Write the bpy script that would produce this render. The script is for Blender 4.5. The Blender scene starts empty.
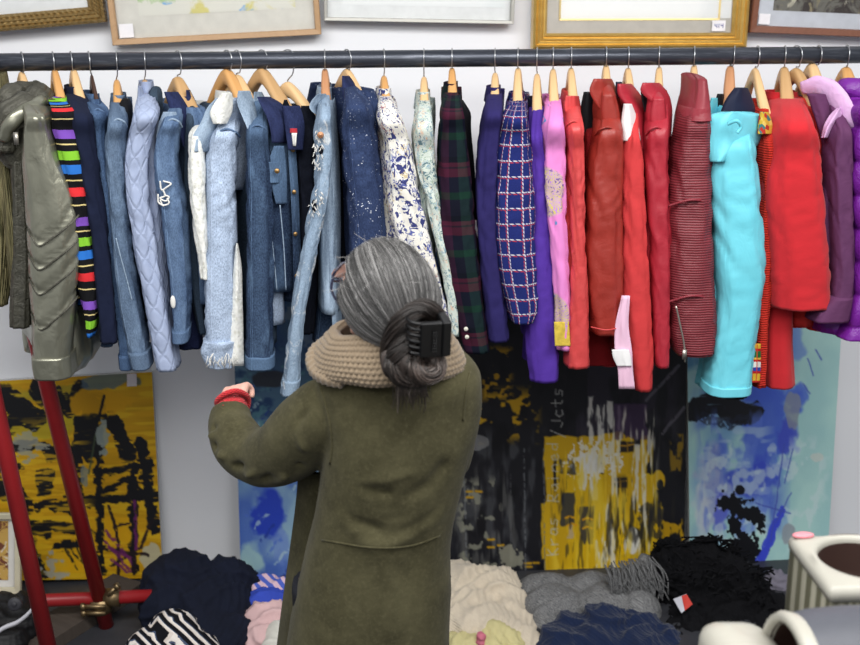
import bpy, math, random
import numpy as np
from mathutils import Vector, Matrix, noise
sc = bpy.context.scene
COL = sc.collection
V = Vector
PI = math.pi
random.seed(7)

# ------------------------------------------------------------------ camera
FPX, PITCH, YAW, CAMH = 1150.0, math.radians(16), math.radians(5), 2.02
CAMPOS = V((0, 0, CAMH))
_F = V((math.sin(YAW) * math.cos(PITCH), math.cos(YAW) * math.cos(PITCH), -math.sin(PITCH)))
_R = V((math.cos(YAW), -math.sin(YAW), 0))
_U = _R.cross(_F)
cam = bpy.data.cameras.new('camera')
cam.sensor_width = 36
cam.lens = FPX / 860 * 36
cam.dof.use_dof = True
cam.dof.focus_distance = 2.95
cam.dof.aperture_fstop = 3.5
cam.clip_start = .05
co = bpy.data.objects.new('camera', cam)
COL.objects.link(co)
co.matrix_world = Matrix(((_R.x, _U.x, -_F.x, 0), (_R.y, _U.y, -_F.y, 0), (_R.z, _U.z, -_F.z, CAMH), (0, 0, 0, 1)))
sc.camera = co


def P(px, py, Y):
    "the point of the plane y = Y that the photograph shows at px, py"
    d = _F + _R * ((px - 430) / FPX) + _U * ((322.5 - py) / FPX)
    return CAMPOS + d * (Y / d.y)


def G(px, py, z=0.0):
    "the point of the level z shown at px, py"
    d = _F + _R * ((px - 430) / FPX) + _U * ((322.5 - py) / FPX)
    return CAMPOS + d * ((z - CAMH) / d.z)


RAILY = 3.3
WALLY = 3.85


def lin(c):
    g = .3 * c[0] + .59 * c[1] + .11 * c[2]
    c = [g + (v - g) * .9 for v in c[:3]]
    return tuple((x / 12.92 if x <= .04045 else ((x + .055) / 1.055) ** 2.4) for x in [v / 255 for v in c]) + (1.0,)


# ------------------------------------------------------------------ materials
class T:
    "small helper around a node tree"

    def __init__(s, name, rough=.85, metal=0.0, spec=.3):
        s.m = bpy.data.materials.new(name)
        s.m.use_nodes = True
        s.t = s.m.node_tree
        s.b = s.t.nodes['Principled BSDF']
        s.b.inputs['Roughness'].default_value = rough
        s.b.inputs['Metallic'].default_value = metal
        s.b.inputs['Specular IOR Level'].default_value = spec
        s._uv = None

    def put(s, sock, v):
        if isinstance(v, bpy.types.NodeSocket):
            s.t.links.new(v, sock)
        else:
            if hasattr(sock.default_value, '__len__') and not hasattr(v, '__len__'):
                v = (v,) * len(sock.default_value)
            sock.default_value = v

    def uv(s):
        if s._uv is None:
            s._uv = s.t.nodes.new('ShaderNodeTexCoord').outputs['UV']
        return s._uv

    def obj(s):
        return s.t.nodes.new('ShaderNodeTexCoord').outputs['Object']

    def xyz(s, v):
        n = s.t.nodes.new('ShaderNodeSeparateXYZ')
        s.put(n.inputs[0], v)
        return n.outputs

    def vec(s, x, y, z=0.0):
        n = s.t.nodes.new('ShaderNodeCombineXYZ')
        for i, k in enumerate((x, y, z)):
            s.put(n.inputs[i], k)
        return n.outputs[0]

    def scale(s, v, sx, sy, sz=1.0):
        n = s.t.nodes.new('ShaderNodeVectorMath')
        n.operation = 'MULTIPLY'
        s.put(n.inputs[0], v)
        n.inputs[1].default_value = (sx, sy, sz)
        return n.outputs[0]

    def vadd(s, a, b):
        n = s.t.nodes.new('ShaderNodeVectorMath')
        n.operation = 'ADD'
        s.put(n.inputs[0], a)
        s.put(n.inputs[1], b)
        return n.outputs[0]

    def M(s, op, a, b=0.0, c=0.0):
        n = s.t.nodes.new('ShaderNodeMath')
        n.operation = op
        for i, k in enumerate((a, b, c)):
            s.put(n.inputs[i], k)
        return n.outputs[0]

    def noise(s, v, scale, detail=3.0, rough=.55, dist=0.0, color=False):
        n = s.t.nodes.new('ShaderNodeTexNoise')
        s.put(n.inputs['Vector'], v)
        n.inputs['Scale'].default_value = scale
        n.inputs['Detail'].default_value = detail
        n.inputs['Roughness'].default_value = rough
        n.inputs['Distortion'].default_value = dist
        return n.outputs['Color' if color else 'Fac']

    def voronoi(s, v, scale, feature='F1', out='Distance', rnd=1.0):
        n = s.t.nodes.new('ShaderNodeTexVoronoi')
        n.feature = feature
        s.put(n.inputs['Vector'], v)
        n.inputs['Scale'].default_value = scale
        n.inputs['Randomness'].default_value = rnd
        return n.outputs[out]

    def ramp(s, f, stops, const=False):
        n = s.t.nodes.new('ShaderNodeValToRGB')
        r = n.color_ramp
        if const:
            r.interpolation = 'CONSTANT'
        while len(r.elements) < len(stops):
            r.elements.new(.5)
        for e, (p, c) in zip(r.elements, stops):
            e.position = p
        for e, (p, c) in zip(r.elements, stops):
            e.color = lin(c) if len(c) == 3 else c
        s.put(n.inputs[0], f)
        return n.outputs[0]

    def step(s, f, lo, hi):
        "0..1 as f runs from lo to hi"
        n = s.t.nodes.new('ShaderNodeMapRange')
        s.put(n.inputs[0], f)
        n.inputs[1].default_value = lo
        n.inputs[2].default_value = hi
        return n.outputs[0]

    def mix(s, f, a, b, mode='MIX'):
        n = s.t.nodes.new('ShaderNodeMix')
        n.data_type = 'RGBA'
        n.blend_type = mode
        s.put(n.inputs[0], f)
        for i, k in ((6, a), (7, b)):
            s.put(n.inputs[i], lin(k) if isinstance(k, tuple) and len(k) == 3 else k)
        return n.outputs[2]

    def bump(s, h, strength=.3, dist=.002):
        n = s.t.nodes.new('ShaderNodeBump')
        n.inputs['Strength'].default_value = strength
        n.inputs['Distance'].default_value = dist
        s.put(n.inputs['Height'], h)
        prev = s.b.inputs['Normal']
        if prev.is_linked:
            s.t.links.new(prev.links[0].from_socket, n.inputs['Normal'])
        s.t.links.new(n.outputs[0], s.b.inputs['Normal'])

    def col(s, c):
        s.put(s.b.inputs['Base Color'], lin(c) if isinstance(c, tuple) and len(c) == 3 else c)
        return s.m


def shade(c, k):
    return tuple(max(0, min(255, x * k)) for x in c)


def cloth(name, c, vary=.16, rough=.9, weave=700, wb=.25, crumple=0.0, sheen=0.0, spec=.2, scale=9):
    t = T(name, rough, spec=spec)
    u = t.uv()
    base = t.mix(t.noise(u, scale, 4), shade(c, 1 - vary), shade(c, 1 + vary * .7))
    t.bump(t.noise(u, weave, 2), wb, .0006)
    if crumple:
        t.bump(t.noise(u, 22, 4, .6, 1.0), crumple, .01)
    t.b.inputs['Sheen Weight'].default_value = sheen
    return t.col(base)


def denim(name, c, light=None, fade=.5, acid=0.0, worn=0.0, speck=0.0, top=0.0):
    light = light or shade(c, 1.45)
    g_ = lambda q: tuple((.86 * v + .14 * (.3 * q[0] + .59 * q[1] + .11 * q[2])) * .84 for v in q)
    c, light = shade(g_(c), .84), shade(g_(light), 1.12)
    t = T(name, .92, spec=.15)
    u = t.uv()
    big = t.step(t.noise(t.scale(u, 1, .45), 11, 4, .6), .62 - fade * .35, .72)
    fd = t.M('MULTIPLY', t.step(t.M('ADD', t.M('ABSOLUTE', t.xyz(u)[0]), t.M('MULTIPLY', t.noise(u, 20, 3), .03)), .055, .01), fade * .7)
    base = t.mix(t.M('MAXIMUM', big, fd), c, light)
    twill = t.noise(t.scale(u, 900, 160), 1.0, 2, .6)
    base = t.mix(t.step(twill, .35, .75), base, shade(light, 1.12), 'MIX') if acid else t.mix(t.M('MULTIPLY', t.step(twill, .45, .8), .35), base, shade(light, 1.1))
    if top:
        vv = t.M('ADD', t.xyz(u)[1], t.M('MULTIPLY', t.noise(u, 12, 3), .12))
        base = t.mix(t.M('MULTIPLY', t.step(vv, top + .1, top - .06), .75), base, light)
    gr = t.noise(t.scale(u, 1.0, .5), 300, 3, .7)
    base = t.mix(t.M('MULTIPLY', t.step(gr, .42, .7), .55 if acid else .2), base, shade(light, 1.25))
    base = t.mix(t.M('MULTIPLY', t.step(gr, .5, .28), .3), base, shade(c, .72))
    if worn:
        w = t.step(t.noise(t.vadd(u, (3, 5, 0)), 16, 5, .7, .5), .62 - worn * .05, .68)
        base = t.mix(w, base, (226, 228, 226))
    if speck:
        p = t.step(t.voronoi(u, 120), .2, .12)
        p = t.M('MULTIPLY', p, t.step(t.noise(u, 14, 2), .45, .6))
        base = t.mix(p, base, (215, 220, 235))
    ux = t.xyz(u)[0]
    sm = t.M('ABSOLUTE', t.M('SUBTRACT', ux, .026))
    base = t.mix(t.M('MULTIPLY', t.step(t.M('ABSOLUTE', t.M('SUBTRACT', sm, .0035)), .0012, .0004), .6), base, shade(light, 1.15))
    t.bump(t.step(sm, .004, .0005), .5, .003)
    t.bump(t.noise(u, 500, 2), .3, .0006)
    t.bump(t.noise(t.scale(u, 1, .6), 34, 4, .6, .6), .55, .007)
    return t.col(base)


def leather(name, c, rough=.42, grain=.25, ribs=0.0, crumple=.25):
    t = T(name, rough, spec=.5)
    u = t.uv()
    base = t.mix(t.noise(u, 13, 5), shade(c, .86), shade(c, 1.1))
    if ribs:
        v = t.xyz(u)[1]
        s = t.M('SINE', t.M('MULTIPLY', v, 2 * PI / ribs))
        base = t.mix(t.step(s, .2, -1), base, shade(c, .74))
        t.bump(s, .45, .0016)
    t.bump(t.voronoi(u, 420), grain, .0008)
    t.bump(t.noise(u, 17, 4, .6, 1.2), crumple, .009)
    return t.col(base)


def plain(name, c, rough=.6, metal=0.0, spec=.4, vary=.06, scale=30, bump=0.0):
    t = T(name, rough, metal, spec)
    o = t.obj()
    n = t.noise(o, scale, 4)
    if bump:
        t.bump(n, bump, .002)
    return t.col(t.mix(n, shade(c, 1 - vary), shade(c, 1 + vary)))


def wood(name, a, b, rough=.45, sx=3, sz=60):
    t = T(name, rough, spec=.4)
    n = t.noise(t.scale(t.uv(), sz, sx), 1.6, 4, .6, .4)
    return t.col(t.mix(n, a, b))


def knit(name, c, rough=.95, cell=.012, amt=.8, c2=None, vary=.2):
    t = T(name, rough, spec=.15)
    u = t.uv()
    x, y, _ = t.xyz(u)
    k = 2 * PI / cell
    h = t.M('MULTIPLY', t.M('SINE', t.M('MULTIPLY', x, k)), t.M('SINE', t.M('MULTIPLY', y, k * .8)))
    n = t.noise(u, 160, 4, .7)
    base = t.mix(n, shade(c, 1 - vary), c2 or shade(c, 1 + vary))
    t.bump(h, amt, .003)
    t.bump(n, .4, .002)
    t.b.inputs['Sheen Weight'].default_value = .15
    return t.col(base)


# ------------------------------------------------------------------ geometry
def noi(x, y, z):
    return noise.noise(V((x, y, z)))


def catmull(rows, n):
    "n samples along rows of equal-length tuples"
    a = np.array(rows, float)
    k = len(a)
    if k == 2:
        t = np.linspace(0, 1, n)[:, None]
        return a[0] * (1 - t) + a[1] * t
    d = np.sqrt(((a[1:] - a[:-1]) ** 2).sum(1)) + 1e-6
    s = np.concatenate([[0], np.cumsum(d)])
    m = np.zeros_like(a)
    for i in range(k):
        if i == 0:
            m[i] = (a[1] - a[0]) / d[0]
        elif i == k - 1:
            m[i] = (a[-1] - a[-2]) / d[-1]
        else:
            m[i] = ((a[i] - a[i - 1]) / d[i - 1] * d[i] + (a[i + 1] - a[i]) / d[i] * d[i - 1]) / (d[i] + d[i - 1])
    out = []
    for q in np.linspace(0, s[-1], n):
        i = min(k - 2, max(0, int(np.searchsorted(s, q, 'right') - 1)))
        h = d[i]
        t = (q - s[i]) / h
        out.append((2 * t**3 - 3 * t**2 + 1) * a[i] + (t**3 - 2 * t**2 + t) * h * m[i] + (-2 * t**3 + 3 * t**2) * a[i + 1] + (t**3 - t**2) * h * m[i + 1])
    return np.array(out)


class MB:
    "collects shapes; build() links them as ONE mesh object"

    def __init__(s):
        s.v, s.f, s.uv, s.mi = [], [], [], []

    def face(s, idx, uvs, mi=0):
        s.f.append(tuple(idx))
        s.uv.extend(uvs)
        s.mi.append(mi)

    def loft(s, rings, cap0=True, cap1=True, mi=0, closed=True, uvoff=(0, 0)):
        n, m = len(rings), len(rings[0])
        b = len(s.v)
        for r in rings:
            s.v.extend([tuple(p) for p in r])
        per = sum((rings[n // 2][(j + 1) % m] - rings[n // 2][j]).length for j in range(m if closed else m - 1))
        vv = [0]
        for i in range(1, n):
            ca = sum(rings[i], V()) / m
            cb = sum(rings[i - 1], V()) / m
            vv.append(vv[-1] + max((ca - cb).length, 1e-5))
        q = m if closed else m - 1
        for i in range(n - 1):
            for j in range(q):
                k = (j + 1) % m
                u0, u1 = (j / q - .5) * per + uvoff[0], ((j + 1) / q - .5) * per + uvoff[0]
                s.face((b + i * m + j, b + i * m + k, b + (i + 1) * m + k, b + (i + 1) * m + j),
                       ((u0, vv[i] + uvoff[1]), (u1, vv[i] + uvoff[1]), (u1, vv[i + 1] + uvoff[1]), (u0, vv[i + 1] + uvoff[1])), mi)
        if closed:
            for flag, i, rev in ((cap0, 0, True), (cap1, n - 1, False)):
                if flag:
                    idx = [b + i * m + j for j in range(m)]
                    if rev:
                        idx.reverse()
                    s.face(idx, [(0.01 * math.cos(6.28 * j / m), vv[i] + .01 * math.sin(6.28 * j / m)) for j in range(m)], mi)
        return s

    def tube(s, pts, r, m=12, n=None, mi=0, disp=None, flat=None, caps=True):
        "swept tube; r a number or list; flat=(k) squashes along the second frame axis"
        pts = [V(p) for p in pts]
        rr = r if hasattr(r, '__len__') else [r] * len(pts)
        if n:
            a = catmull([tuple(p) + (q,) for p, q in zip(pts, rr)], n)
            pts = [V(x[:3]) for x in a]
            rr = [max(1e-4, x[3]) for x in a]
        rings = []
        t0 = (pts[1] - pts[0]).normalized()
        ref = V((0, 1, 0)) if abs(t0.y) < .8 else V((1, 0, 0))
        nx = t0.cross(ref).normalized()
        for i, p in enumerate(pts):
            t = (pts[min(i + 1, len(pts) - 1)] - pts[max(i - 1, 0)]).normalized()
            nx = (nx - t * nx.dot(t)).normalized()
            ny = t.cross(nx)
            ring = []
            for j in range(m):
                a = 2 * PI * j / m
                q = rr[i]
                if disp:
                    q += disp(i / (len(pts) - 1), a)
                ring.append(p + nx * (q * math.cos(a)) + ny * (q * (flat or 1) * math.sin(a)))
            rings.append(ring)
        return s.loft(rings, caps, caps, mi)

    def box(s, x0, x1, y0, y1, z0, z1, mi=0):
        c = [V((x, y, z)) for z in (z0, z1) for x, y in ((x0, y0), (x1, y0), (x1, y1), (x0, y1))]
        return s.hexa(c, mi)

    def hexa(s, c, mi=0):
        "c: four bottom corners then four top corners, both counterclockwise from above"
        b = len(s.v)
        s.v.extend([tuple(p) for p in c])
        for q in ((3, 2, 1, 0), (4, 5, 6, 7), (0, 1, 5, 4), (1, 2, 6, 5), (2, 3, 7, 6), (3, 0, 4, 7)):
            p = [V(c[k]) for k in q]
            w, h = (p[1] - p[0]).length, (p[2] - p[1]).length
            s.face([b + k for k in q], ((0, 0), (w, 0), (w, h), (0, h)), mi)
        return s

    def disc(s, c, nrm, r, h, m=14, mi=0):
        nrm = V(nrm).normalized()
        return s.tube([V(c) - nrm * h * .5, V(c) + nrm * h * .3, V(c) + nrm * h * .5], [r, r, r * .8], m, mi=mi)

    def ell(s, c, rad, m=20, n=12, mi=0, rot=None):
        rings = []
        for i in range(n + 1):
            th = PI * (i + .02) / (n + .04)
            ring = []
            for j in range(m):
                a = 2 * PI * j / m
                p = V((rad[0] * math.sin(th) * math.cos(a), rad[1] * math.sin(th) * math.sin(a), -rad[2] * math.cos(th)))
                if rot:
                    p = rot @ p
                ring.append(V(c) + p)
            rings.append(ring)
        return s.loft(rings, True, True, mi)

    def build(s, name, mats, parent=None, smooth=True, origin=None):
        me = bpy.data.meshes.new(name)
        o0 = V(origin) if origin is not None else V()
        me.from_pydata([(x - o0.x, y - o0.y, z - o0.z) for x, y, z in s.v], [], s.f)
        uv = me.uv_layers.new(name='UVMap')
        uv.data.foreach_set('uv', np.array(s.uv, dtype=np.float32).ravel())
        if not isinstance(mats, (list, tuple)):
            mats = [mats]
        for mt in mats:
            me.materials.append(mt)
        me.polygons.foreach_set('material_index', s.mi)
        if smooth:
            me.polygons.foreach_set('use_smooth', [True] * len(s.f))
        me.update()
        o = bpy.data.objects.new(name, me)
        COL.objects.link(o)
        if origin is not None:
            o.location = o0
        if parent is not None:
            adopt(o, parent)
        return o


def wpos(o):
    p = V()
    while o is not None:
        if 'at' in o:
            return V(o['at'])
        o = o.parent
    return p


def adopt(o, parent):
    o.parent = parent
    # children are modelled in world coordinates; ancestors carry no rotation
    q, off = parent, V()
    acc = Matrix.Identity(4)
    chain = []
    while q is not None:
        chain.append(q)
        q = q.parent
    for q in reversed(chain):
        acc = acc @ q.matrix_parent_inverse @ Matrix.Translation(q.location)
    o.matrix_parent_inverse = acc.inverted()


def tag(o, label, cat, group=None, kind=None):
    o['label'] = label
    o['category'] = cat
    if group:
        o['group'] = group
    if kind:
        o['kind'] = kind
    return o


def thing(name, label, cat, loc, group=None):
    o = bpy.data.objects.new(name, None)
    o.empty_display_size = .05
    COL.objects.link(o)
    o.location = loc
    return tag(o, label, cat, group)


def remeshed(mb, voxel, smooth=6, factor=.5):
    "closed union skin of overlapping shapes, as a mesh"
    o = mb.build('tmp', [])
    r = o.modifiers.new('r', 'REMESH')
    r.mode = 'VOXEL'
    r.voxel_size = voxel
    if smooth:
        k = o.modifiers.new('s', 'SMOOTH')
        k.iterations = smooth
        k.factor = factor
    dg = bpy.context.evaluated_depsgraph_get()
    me = bpy.data.meshes.new_from_object(o.evaluated_get(dg))
    bpy.data.objects.remove(o)
    return me


def coords(me):
    n = len(me.vertices)
    a = np.empty(n * 3, np.float32)
    me.vertices.foreach_get('co', a)
    b = np.empty(n * 3, np.float32)
    me.vertices.foreach_get('normal', b)
    return a.reshape(-1, 3).astype(float), b.reshape(-1, 3).astype(float)


def setco(me, a):
    me.vertices.foreach_set('co', a.astype(np.float32).ravel())
    me.update()


def seg_d(p, a, b):
    a, b = np.array(a), np.array(b)
    ab = b - a
    t = np.clip(((p - a) @ ab) / (ab @ ab), 0, 1)
    return np.sqrt((((p - a) - t[:, None] * ab) ** 2).sum(1))


def mesh_obj(name, me, mat, parent=None, boxuv=True):
    me.name = name
    me.materials.clear()
    me.materials.append(mat)
    me.polygons.foreach_set('use_smooth', [True] * len(me.polygons))
    if boxuv:
        n = len(me.loops)
        li = np.empty(n, np.int32)
        me.loops.foreach_get('vertex_index', li)
        a, nn = coords(me)
        uv = np.stack([a[:, 0] + a[:, 1] * .9, a[:, 2] - a[:, 1] * .35], 1)[li]
        l = me.uv_layers.new(name='UVMap')
        l.data.foreach_set('uv', uv.astype(np.float32).ravel())
    o = bpy.data.objects.new(name, me)
    COL.objects.link(o)
    if parent is not None:
        adopt(o, parent)
    return o
# ------------------------------------------------------------------ setting
def structure(o):
    o['kind'] = 'structure'
    return o


t = T('wall paint', .7, spec=.25)
o_ = t.obj()
t.bump(t.noise(o_, 60, 4), .08, .002)
M_WALL = t.col(t.mix(t.noise(t.scale(o_, 1, 1, .35), 2.2, 4), (238, 240, 245), (246, 247, 250)))
t = T('floor vinyl', .45, spec=.35)
o_ = t.obj()
M_FLOOR = t.col(t.mix(t.noise(o_, 14, 6, .65), (42, 43, 48), (62, 63, 68)))

structure(MB().box(-4.2, 4.6, WALLY, WALLY + .12, 0, 3.1).build('wall_back', M_WALL, smooth=False))
structure(MB().box(-4.2, 4.6, -1.6, WALLY + .12, -.1, 0).build('floor', M_FLOOR, smooth=False))
# ------------------------------------------------------------------ painted canvases (the artwork only; brush marks laid down in code)
class Paint:
    "a canvas whose cells are addressed by the photograph's pixels"

    def __init__(s, x0, y0, x1, y1, base, seed=0, res=1.0):
        s.x0, s.y0, s.x1, s.y1, s.res = x0, y0, x1, y1, res
        s.w, s.h = int((x1 - x0) / res) + 1, int((y1 - y0) / res) + 1
        s.rng = np.random.RandomState(seed)
        s.X, s.Y = np.meshgrid(np.linspace(x0, x1, s.w), np.linspace(y0, y1, s.h))
        s.a = np.ones((s.h, s.w, 3)) * np.array(base, float)

    def n(s, sx, sy=None, octv=3):
        "value noise, feature size in pixels"
        sy = sy or sx
        out, amp, tot = np.zeros((s.h, s.w)), 1.0, 0
        for _ in range(octv):
            gw, gh = max(2, int((s.x1 - s.x0) / sx) + 2), max(2, int((s.y1 - s.y0) / sy) + 2)
            g = s.rng.rand(gh, gw)
            fx, fy = np.linspace(0, gw - 1.001, s.w), np.linspace(0, gh - 1.001, s.h)
            ix, iy = fx.astype(int), fy.astype(int)
            tx, ty = fx - ix, fy - iy
            tx, ty = tx * tx * (3 - 2 * tx), (ty * ty * (3 - 2 * ty))[:, None]
            r0 = g[iy][:, ix] * (1 - tx) + g[iy][:, np.minimum(ix + 1, gw - 1)] * tx
            r1 = g[np.minimum(iy + 1, gh - 1)][:, ix] * (1 - tx) + g[np.minimum(iy + 1, gh - 1)][:, np.minimum(ix + 1, gw - 1)] * tx
            out += amp * (r0 * (1 - ty) + r1 * ty)
            tot += amp
            amp *= .5
            sx, sy = max(1.5, sx / 2), max(1.5, sy / 2)
        return out / tot

    def over(s, m, c):
        m = np.clip(m, 0, 1)[..., None]
        s.a = s.a * (1 - m) + np.array(c, float) * m

    def patch(s, cx, cy, rx, ry, c, rough=.5, op=1.0, soft=.12, sx=14, sy=None):
        d = ((s.X - cx) / rx) ** 2 + ((s.Y - cy) / ry) ** 2
        m = (1.0 - np.sqrt(d)) + (s.n(sx, sy) - .5) * rough * 2.2
        s.over(np.clip(m / soft, 0, 1) * op, c)

    def rect(s, x0, y0, x1, y1, c, rough=3, op=1.0, dry=0.0, sx=5, sy=30):
        w = (s.n(12, 12) - .5) * 2 * rough
        m = np.minimum(np.minimum(s.X + w - x0, x1 - s.X + w), np.minimum(s.Y + w - y0, y1 - s.Y + w)) / 1.5
        m = np.clip(m, 0, 1)
        if dry:
            m = m * np.clip((s.n(sx, sy) - dry) / .12, 0, 1)
        s.over(m * op, c)

    def line(s, pts, w, c, op=1.0, dry=0.0, wob=1.0, sx=3, sy=3):
        q = np.stack([s.X.ravel(), s.Y.ravel()], 1)
        q = q + np.stack([(s.n(9) - .5).ravel(), (s.n(9) - .5).ravel()], 1) * wob * 2
        d = np.full(len(q), 1e9)
        for p0, p1 in zip(pts[:-1], pts[1:]):
            d = np.minimum(d, seg_d(q, p0, p1))
        m = np.clip((w / 2 - d.reshape(s.h, s.w)) / .8 + .5, 0, 1)
        if dry:
            m = m * np.clip((s.n(sx, sy) - dry) / .15, 0, 1)
        s.over(m * op, c)

    def veil(s, sx, sy, lo, hi, c, op=1.0, box=None):
        m = np.clip((s.n(sx, sy) - lo) / (hi - lo), 0, 1)
        if box:
            x0, y0, x1, y1, f = box
            e = np.minimum(np.minimum(s.X - x0, x1 - s.X), np.minimum(s.Y - y0, y1 - s.Y)) / f
            m = m * np.clip(e, 0, 1)
        s.over(m * op, c)


M_CANVASSIDE = cloth('raw canvas edge', (196, 196, 192), .2)
t = T('artist paint', .5, spec=.35)
at = t.t.nodes.new('ShaderNodeVertexColor')
at.layer_name = 'paint'
t.bump(t.noise(t.obj(), 140, 4, .6), .25, .003)
M_PAINT = t.col(at.outputs['Color'])


def canvas(name, pa, corners, label, thick=.022, side=None):
    "corners: world points top-left, top-right, bottom-right, bottom-left; thickness goes behind"
    tl, tr, br, bl = [V(c) for c in corners]
    nrm = (tr - tl).cross(bl - tl).normalized()
    if nrm.y < 0:
        nrm = -nrm
    me = bpy.data.meshes.new(name)
    h, w = pa.h, pa.w
    uu, vv = np.meshgrid(np.linspace(0, 1, w), np.linspace(0, 1, h))
    A = [np.array(c) for c in (tl, tr, br, bl)]
    pos = (A[0] * ((1 - uu) * (1 - vv))[..., None] + A[1] * (uu * (1 - vv))[..., None] + A[2] * (uu * vv)[..., None] + A[3] * ((1 - uu) * vv)[..., None]).reshape(-1, 3)
    i = np.arange(h * w).reshape(h, w)
    f = np.stack([i[:-1, :-1], i[1:, :-1], i[1:, 1:], i[:-1, 1:]], -1).reshape(-1, 4)
    nb = len(pos)
    back = np.array([tuple(c + nrm * thick) for c in (tl, tr, br, bl)] + [tuple(c) for c in (tl, tr, br, bl)])
    allp = np.concatenate([pos, back])
    q = [(nb + 4 + k, nb + 4 + (k + 1) % 4, nb + (k + 1) % 4, nb + k) for k in range(4)] + [(nb, nb + 1, nb + 2, nb + 3)]
    me.from_pydata(allp.tolist(), [], f.tolist() + q)
    me.materials.append(M_PAINT)
    me.materials.append(side or M_CANVASSIDE)
    me.polygons.foreach_set('material_index', [0] * len(f) + [1] * 5)
    ca = me.color_attributes.new('paint', 'FLOAT_COLOR', 'POINT')
    s = np.clip(pa.a.reshape(-1, 3) / 255, 0, 1)
    l = np.where(s <= .04045, s / 12.92, ((s + .055) / 1.055) ** 2.4)
    l = np.concatenate([l, np.full((8, 3), .5)])
    ca.data.foreach_set('color', np.concatenate([l, np.ones((len(l), 1))], 1).astype(np.float32).ravel())
    me.update()
    o = bpy.data.objects.new(name, me)
    COL.objects.link(o)
    return tag(o, label, 'painting')


def lean(x0, ytop, x1, ybot, yb, yt, ytr=None, ybr=None):
    "a leaning rectangle: bottom edge on the plane y=yb, top on y=yt"
    return P(x0, ytop, yt), P(x1, ytr if ytr is not None else ytop, yt), P(x1, ybr if ybr is not None else ybot, yb), P(x0, ybot, yb)


YEL, OCH, BLK = (218, 172, 22), (196, 146, 22), (24, 25, 30)
# --- the yellow and black one at the left
p1 = Paint(-60, 372, 163, 580, (212, 160, 22), 11)
p1.veil(60, 5, .35, .7, (186, 140, 14), .8)
p1.veil(50, 5, .5, .62, (226, 186, 36), .7)
p1.patch(40, 420, 60, 14, (170, 160, 40), .5, .7, .3)
p1.patch(60, 388, 60, 10, (150, 146, 50), .5, .6, .3)
K1 = (22, 23, 27)


def dab(pts, w, c=K1, dry=.3, sx=22, sy=3, op=1.0):
    "a loaded brush dragged along pts: solid core, dry streaky rim"
    p1.line(pts, w * .62, c, op, 0, 4)
    p1.line(pts, w, c, op, dry, 5, sx, sy)


for pts, w in ((((4, 386), (36, 412)), 24), (((24, 402), (2, 424)), 18), (((44, 384), (66, 398)), 24), (((88, 384), (76, 402)), 18), (((96, 402), (94, 440)), 34), (((120, 418), (133, 450)), 18), (((-30, 440), (48, 440)), 11), (((50, 448), (100, 446)), 14), (((-40, 452), (20, 462)), 9),
               (((76, 452), (78, 492)), 20), (((48, 470), (44, 486)), 16), (((-10, 470), (26, 500)), 20), (((40, 502), (160, 494)), 10), (((102, 450), (100, 574)), 8), (((138, 470), (134, 572)), 8), (((104, 470), (156, 462)), 9), (((148, 440), (156, 530)), 12), (((20, 516), (46, 528)), 16), (((48, 520), (90, 530)), 9), (((58, 548), (84, 544)), 14), (((30, 540), (40, 574)), 12), (((62, 506), (86, 512)), 8), (((106, 490), (128, 478), (146, 486)), 7), (((-40, 520), (-10, 560)), 26), (((-50, 400), (-20, 420)), 30)):
    dab(pts, w)
p1.patch(108, 399, 30, 13, (216, 160, 18), .5, .9)
p1.veil(26, 4, .6, .68, (222, 176, 30), .75, (-60, 405, 100, 580, 20))
p1.patch(120, 377, 36, 8, (96, 118, 132), .6, .8)
p1.patch(30, 440, 15, 12, (160, 162, 150), 1.0, .8, .1, 8, 4)
p1.patch(108, 434, 6, 17, (146, 158, 152), .9, .9, .1, 6)
p1.patch(88, 474, 5, 13, (130, 138, 134), .9, .8, .1, 6)
p1.patch(56, 566, 12, 14, (168, 168, 160), .9, .9, .1, 6)
p1.patch(152, 558, 9, 15, (186, 186, 176), .9, .8)
p1.rect(106, 514, 134, 542, (220, 166, 18), 4, .95)
p1.rect(52, 546, 82, 574, (222, 170, 18), 5, .9, .3, 12, 5)
for pts in (((112, 505), (120, 540), (118, 575)), ((140, 505), (138, 540), (134, 572)), ((155, 520), (142, 548), (112, 566)), ((104, 548), (150, 556)), ((116, 526), (130, 522))):
    p1.line(pts, 3.2, (38, 26, 30), .95, .2, 2)
for pts in (((108, 530), (124, 552), (132, 566)), ((110, 548), (134, 560)), ((138, 500), (137, 548)), ((112, 560), (128, 574)), ((106, 540), (130, 572))):
    p1.line(pts, 3.4, (112, 40, 104), .85, .3, 2)
for k in range(7):
    p1.line(((62 + k * 4, 540 + k % 3 * 3), (72 + k * 5, 562 + k % 2 * 8)), 1.5, K1, .9, .25, 1.5)
p1.line(((111, 393), (105, 414)), 3, K1)
p1.line(((100, 432), (92, 470)), 2, (70, 84, 60), .8)
c1 = lean(-60, 384.5, 152, 581.5, 3.775, 3.825, 372, 578)
paint1 = canvas('abstract_painting', p1, (c1[0], c1[1], P(163, 578, 3.775), c1[3]), 'black and yellow abstract canvas leaning on the wall behind the red poles')
MB().hexa([P(127, 386.5, 3.812), P(137, 386, 3.812), P(137, 386, 3.82), P(127, 386.5, 3.82), P(127, 374, 3.817), P(136.5, 373.5, 3.817), P(136.5, 373.5, 3.824), P(127, 374, 3.824)]).build('price_tag', plain('tag paper', (222, 214, 216), .8), paint1, False)

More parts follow.
